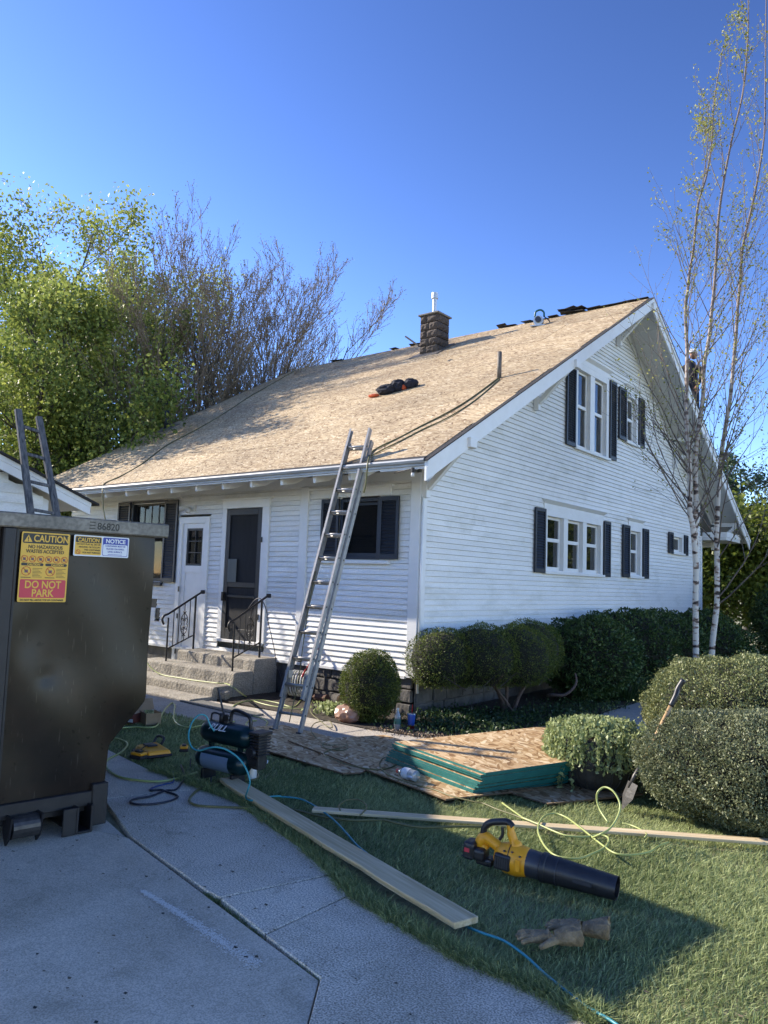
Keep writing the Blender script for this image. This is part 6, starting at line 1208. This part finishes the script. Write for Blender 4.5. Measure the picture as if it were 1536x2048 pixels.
# ------------------------------------------------------------------ trees
def grow(p, d, L_, r, lvl, segs, tips, prm, R):
    """recursive limb: appends segments and leaf tip positions"""
    n = max(3, int(L_/prm['seg'])); pts = [np.array(p)]; d = np.array(d, float)
    for i in range(n):
        d = d+R.normal(size=3)*prm['wob']+np.array([0, 0, prm['up'][min(lvl, len(prm['up'])-1)]]); d /= np.linalg.norm(d); pts.append(pts[-1]+d*L_/n)
    for i in range(n):
        ra = r*(1-.85*i/n); rb = r*(1-.85*(i+1)/n); segs[min(lvl, 1)].append([*pts[i], max(ra, prm['rmin']), *pts[i+1], max(rb, prm['rmin'])])
    if lvl >= prm['leaf_from']:
        for i in range(1, n+1): tips.append((pts[i], pts[i]-pts[i-1]))
    if lvl < prm['depth']:
        nb = prm['nb'][lvl]
        for k in range(nb):
            f = prm['start'][lvl]+(1-prm['start'][lvl])*(k+R.random())/nb; i = min(int(f*n), n-1); q = pts[i]+(pts[i+1]-pts[i])*(f*n-i)
            a = R.normal(size=3); dd = pts[i+1]-pts[i]; dd /= np.linalg.norm(dd); a -= dd*a.dot(dd); a /= np.linalg.norm(a); sp = prm['spread'][lvl]*(.7+.6*R.random())
            nd = dd*math.cos(sp)+a*math.sin(sp); grow(q, nd, L_*prm['ratio'][lvl]*(1.1-.6*f)*(.7+.6*R.random()), r*(1-.75*f)*prm['rr'], lvl+1, segs, tips, prm, R)
def tree(name, base, stems, prm, leafmat, leaf, per, label, seed, barkm=BARK, scatter=.12, tb=.5, aspect=.6, group=None, leafname='crown', barkn=BARK):
    R = np.random.default_rng(seed); segs = [[], []]; tips = []
    for p, d, L_, r in stems: grow(p, d, L_, r, 0, segs, tips, prm, R)
    o = E(name, base, label=label, cat='tree', group=group); bb = np.array(base)
    V_, F_ = tubes_np(segs[0], 8); V_ -= bb; fast_mesh('trunk', V_, F_, barkm, o, smooth=True)
    V_, F_ = tubes_np(segs[1], 4); V_ -= bb; fast_mesh('branches', V_, F_, barkn, o, kind='stuff')
    T = np.array([t_[0] for t_ in tips]); T = np.repeat(T, per, 0); T = T+R.normal(size=T.shape)*scatter-bb
    V_, F_ = leaves(T, leaf, aspect=aspect); tv = np.clip(tb+.25*R.normal(size=len(T))+.2*np.sin(T[:, 0]*2)*np.sin(T[:, 2]*2.3), 0, 1)
    fast_mesh(leafname, V_, F_, leafmat, o, tint=tv, kind='stuff'); print(name, len(segs[1]), len(T)); return o
# large leafy tree behind the garage
prm = dict(seg=.5, wob=.10, up=[.03, .05, .07, .04], rmin=.006, leaf_from=2, depth=3, nb=[10, 6, 4], start=[.2, .25, .2], spread=[.65, .65, .6], ratio=[.30, .55, .5], rr=.6)
def stems_at(cx_, cy_, n, L_, sp, r, R=np.random.default_rng(5)):
    out = []
    for k in range(n):
        a = 2*math.pi*k/n+R.random()*.8; s = sp*(.3+.7*R.random()); out.append(((cx_+.3*math.cos(a), cy_+.3*math.sin(a), -.1), (math.cos(a)*s, math.sin(a)*s, 1), L_*(.9+.12*R.random()), r*(.7+.5*R.random())))
    return out
def screen_xy(px_units, depth):  # bearing helper: metres right of the view axis at a given depth
    q = Vector((5.82, -8.04, 0))+Vector((-math.sin(yaw), math.cos(yaw), 0))*depth+Vector((math.cos(yaw), math.sin(yaw), 0))*px_units; return q.x, q.y
cx_, cy_ = screen_xy(-7.9, 19); tree('leafy_tree', (cx_, cy_, -.1), stems_at(cx_, cy_, 9, 8.3, .27, .12), prm, LEAF, .10, 8, 'tall bright green leafy tree filling the left edge above the garage', 17, scatter=.26, tb=.5)
cx_, cy_ = screen_xy(-11.6, 24); tree('leafy_tree', (cx_, cy_, -.1), stems_at(cx_, cy_, 7, 13.2, .10, .15), prm, LEAF, .12, 8, 'taller leafy tree behind, its top at the very left edge', 12, scatter=.30, tb=.65)
cx_, cy_ = screen_xy(-7.6, 18); tree('leafy_tree', (cx_, cy_, -.1), stems_at(cx_, cy_, 6, 6.0, .26, .09), prm, LEAF, .095, 6, 'lower darker leafy tree overlapping the bare tree at the roof edge', 13, scatter=.26, tb=.35)
# bare budding tree
prm2 = dict(seg=.45, wob=.04, up=[.03, .08, .10, .09], rmin=.006, leaf_from=2, depth=3, nb=[13, 8, 5], start=[.22, .15, .1], spread=[.42, .42, .45], ratio=[.50, .48, .42], rr=.55)
cx_, cy_ = screen_xy(-4.75, 21); tree('bare_tree', (cx_, cy_, -.1), stems_at(cx_, cy_, 18, 8.9, .36, .075, np.random.default_rng(9)), prm2, BUD, .034, 2, 'bare many-stemmed tree with opening buds behind the left half of the roof', 21, scatter=.05, tb=.6, leafname='buds', aspect=.7, barkn=GREYTWIG)
cx_, cy_ = screen_xy(-3.5, 21.5); tree('bare_tree', (cx_, cy_, -.1), stems_at(cx_, cy_, 14, 5.4, .5, .05, np.random.default_rng(10)), prm2, BUD, .034, 2, 'lower bare budding shrub-tree just left of the roof ridge end', 22, scatter=.05, tb=.6, leafname='buds', aspect=.7, barkn=GREYTWIG)
# birches: trunks followed point by point
BT = [[[(2.121,4.485,-0.066),(2.136,4.436,0.472),(2.159,4.339,1.473),(2.179,4.297,1.989),(2.16,4.213,2.587),(2.13,4.164,2.809),(2.141,4.129,3.186),(2.145,4.09,3.563),(2.136,4.048,3.862),(2.126,4.008,4.139),(2.138,3.966,4.593),(2.157,3.93,5.039),(2.166,3.902,5.34),(2.165,3.833,5.939),(2.204,3.826,6.279),(2.236,3.82,6.55),(2.288,3.824,6.875),(2.362,3.805,7.555),(2.477,3.846,8.006),(2.56,3.847,8.578),(2.6,3.814,9.141),(2.741,3.823,10.047)], .048, 'left'],
      [[(2.163,4.327,2.168),(2.17,4.281,2.624),(2.19,4.266,2.895),(2.201,4.205,3.497),(2.215,4.183,3.799),(2.254,4.179,4.102),(2.324,4.176,4.614),(2.348,4.144,5.063),(2.422,4.151,5.522),(2.463,4.14,5.902),(2.504,4.13,6.274),(2.54,4.112,6.685),(2.59,4.073,7.367),(2.667,4.07,7.933),(2.789,4.089,8.618),(2.936,4.128,9.304),(3.01,4.109,9.987),(3.045,4.072,10.552),(3.052,3.999,11.239)], .042, 'left'],
      [[(2.178,5.05,-0.114),(2.207,5.006,0.475),(2.238,4.984,0.881),(2.278,4.98,1.193),(2.305,4.967,1.504),(2.327,4.896,2.276),(2.327,4.873,2.475),(2.353,4.839,2.944),(2.393,4.81,3.487),(2.427,4.801,3.798),(2.482,4.8,4.19),(2.565,4.806,4.718),(2.627,4.784,5.34),(2.671,4.767,5.803),(2.701,4.746,6.194),(2.743,4.735,6.585),(2.782,4.71,7.079),(2.877,4.731,7.552),(2.972,4.753,8.017),(3.085,4.763,8.722),(3.124,4.74,9.192),(3.16,4.647,10.258),(3.204,4.555,11.373)], .050, 'right']]
def birch(idx, label, seed):
    R = np.random.default_rng(seed); base = np.array(BT[idx[0]][0][0]); o = E('birch_tree', tuple(base), label=label, cat='tree'); segs = []; tips = []
    for j in idx:
        pts, r0, _ = BT[j]; Q = catmull(pts, 4); n = len(Q); rs = [max(.007, r0*(1-.93*i/n)**.8) for i in range(n)]
        bt = MB().tube(Q, rs, 10).build('trunk', BIRCH, o, local=False, smooth=True)
        A = [np.array(q) for q in Q]; L_tot = sum(np.linalg.norm(A[i+1]-A[i]) for i in range(n-1))
        nb = 44 if j != 1 else 34
        for k in range(nb):
            f = (.17 if j != 1 else .05)+(.80 if j != 1 else .92)*(k+R.random())/nb; i = min(int(f*n), n-2); q = A[i]; dd = A[i+1]-A[i]; dd /= np.linalg.norm(dd)
            a = R.normal(size=3); a[2] *= .3; a -= dd*a.dot(dd); a /= np.linalg.norm(a); sp = .80-.38*f; nd = dd*math.cos(sp)+a*math.sin(sp); Lb_ = (2.5*(1-f)+.6)*(.55+.6*R.random()); r_ = .011*(1-f)+.004
            pr_ = dict(seg=.22, wob=.06, up=[.09, .07, .05], rmin=.002, leaf_from=0, depth=1 if R.random() < .7 else 2, nb=[5, 3], start=[.2, .2], spread=[.6, .6], ratio=[.45, .5], rr=.6)
            sg_ = [[], []]; tp_ = []; grow(q, nd, Lb_, r_, 0, sg_, tp_, pr_, R); segs += sg_[0]+sg_[1]; tips += [t_[0] for t_ in tp_]
    V_, F_ = tubes_np(segs, 4); V_ -= base; fast_mesh('branches', V_, F_, BIRCHT, o, kind='stuff')
    T = np.array(tips); hgt = T[:, 2]; keep = R.random(len(T)) < np.clip(.25+.07*hgt, .25, .9); T = T[keep]
    T = np.repeat(T, 2, 0)+R.normal(size=(2*len(T), 3))*.04-base; V_, F_ = leaves(T, .040, aspect=.6); fast_mesh('leaves', V_, F_, LEAFBI, o, tint=R.random(len(T)), kind='stuff'); print('birch', len(segs), len(T))
birch([0, 1], 'left white-barked birch that forks low into two stems in front of the gable', 31); birch([2], 'right white-barked birch with a single stem beside the forked one', 32)
# background trees right of the house
prm3 = dict(seg=.5, wob=.1, up=[.03, .04, .05], rmin=.01, leaf_from=1, depth=2, nb=[10, 6], start=[.15, .2], spread=[.8, .7], ratio=[.5, .5], rr=.6)
cx_, cy_ = screen_xy(9.6, 24); tree('leafy_tree', (cx_, cy_, -.1), stems_at(cx_, cy_, 6, 3.9, .5, .08), prm3, LEAFFAR, .14, 26, 'sunlit yellow-green tree behind the rear corner of the house', 41, scatter=.3, tb=.5)
cx_, cy_ = screen_xy(12.0, 23); tree('leafy_tree', (cx_, cy_, -.1), stems_at(cx_, cy_, 6, 4.0, .5, .08), prm3, LEAFFAR, .14, 26, 'sunlit yellow-green tree at the right edge beside the other one', 42, scatter=.3, tb=.45)
cx_, cy_ = screen_xy(15.6, 33); tree('conifer_tree', (cx_, cy_, -.1), [((cx_, cy_, -.1), (0, 0, 1), 7.0, .16)], dict(seg=.5, wob=.02, up=[.0, .02, .0], rmin=.01, leaf_from=1, depth=2, nb=[46, 8], start=[.08, .2], spread=[1.2, .8], ratio=[.34, .4], rr=.35), LEAFPINE, .13, 12, 'dark blue-green conifer rising behind the yellow-green trees at the right', 43, scatter=.16, tb=.5)
cx_, cy_ = screen_xy(18.4, 34); tree('conifer_tree', (cx_, cy_, -.1), [((cx_, cy_, -.1), (0, 0, 1), 6.4, .16)], dict(seg=.5, wob=.02, up=[.0, .02, .0], rmin=.01, leaf_from=1, depth=2, nb=[40, 8], start=[.08, .2], spread=[1.2, .8], ratio=[.36, .4], rr=.35), LEAFPINE, .13, 12, 'second dark conifer, cut by the right picture edge', 44, scatter=.16, tb=.5)
cx_, cy_ = 8.6, 23.5; tree('leafy_tree', (cx_, cy_, -.1), stems_at(cx_, cy_, 7, 5.2, .55, .10), prm3, LEAF, .16, 14, 'neighbouring tree right of the picture, mirrored in the lower gable windows', 45, scatter=.3, tb=.4)
cx_, cy_ = 12.6, 24.5; tree('leafy_tree', (cx_, cy_, -.1), stems_at(cx_, cy_, 7, 5.6, .55, .10), prm3, LEAF, .16, 14, 'second neighbouring tree right of the picture, mirrored in the gable windows', 46, scatter=.3, tb=.4)
# overhead service wires at the right
for k, (a, b, lab) in enumerate((((.2, 13.6, 3.3), (16, 17, 6.6), 'lowest of the overhead wires right of the house'), ((.2, 13.6, 3.45), (16, 17.5, 7.6), 'middle overhead wire right of the house'), ((.2, 13.6, 3.55), (16, 18, 8.6), 'topmost overhead wire right of the house'))):
    A_, B_ = Vector(a), Vector(b); hose('overhead_wire', [A_.lerp(B_, t_)-Vector((0, 0, 1.2*t_*(1-t_))) for t_ in (0, .2, .4, .6, .8, 1)], .008, RUBBERN, lab, 'wire', group='overhead wires right of the house')
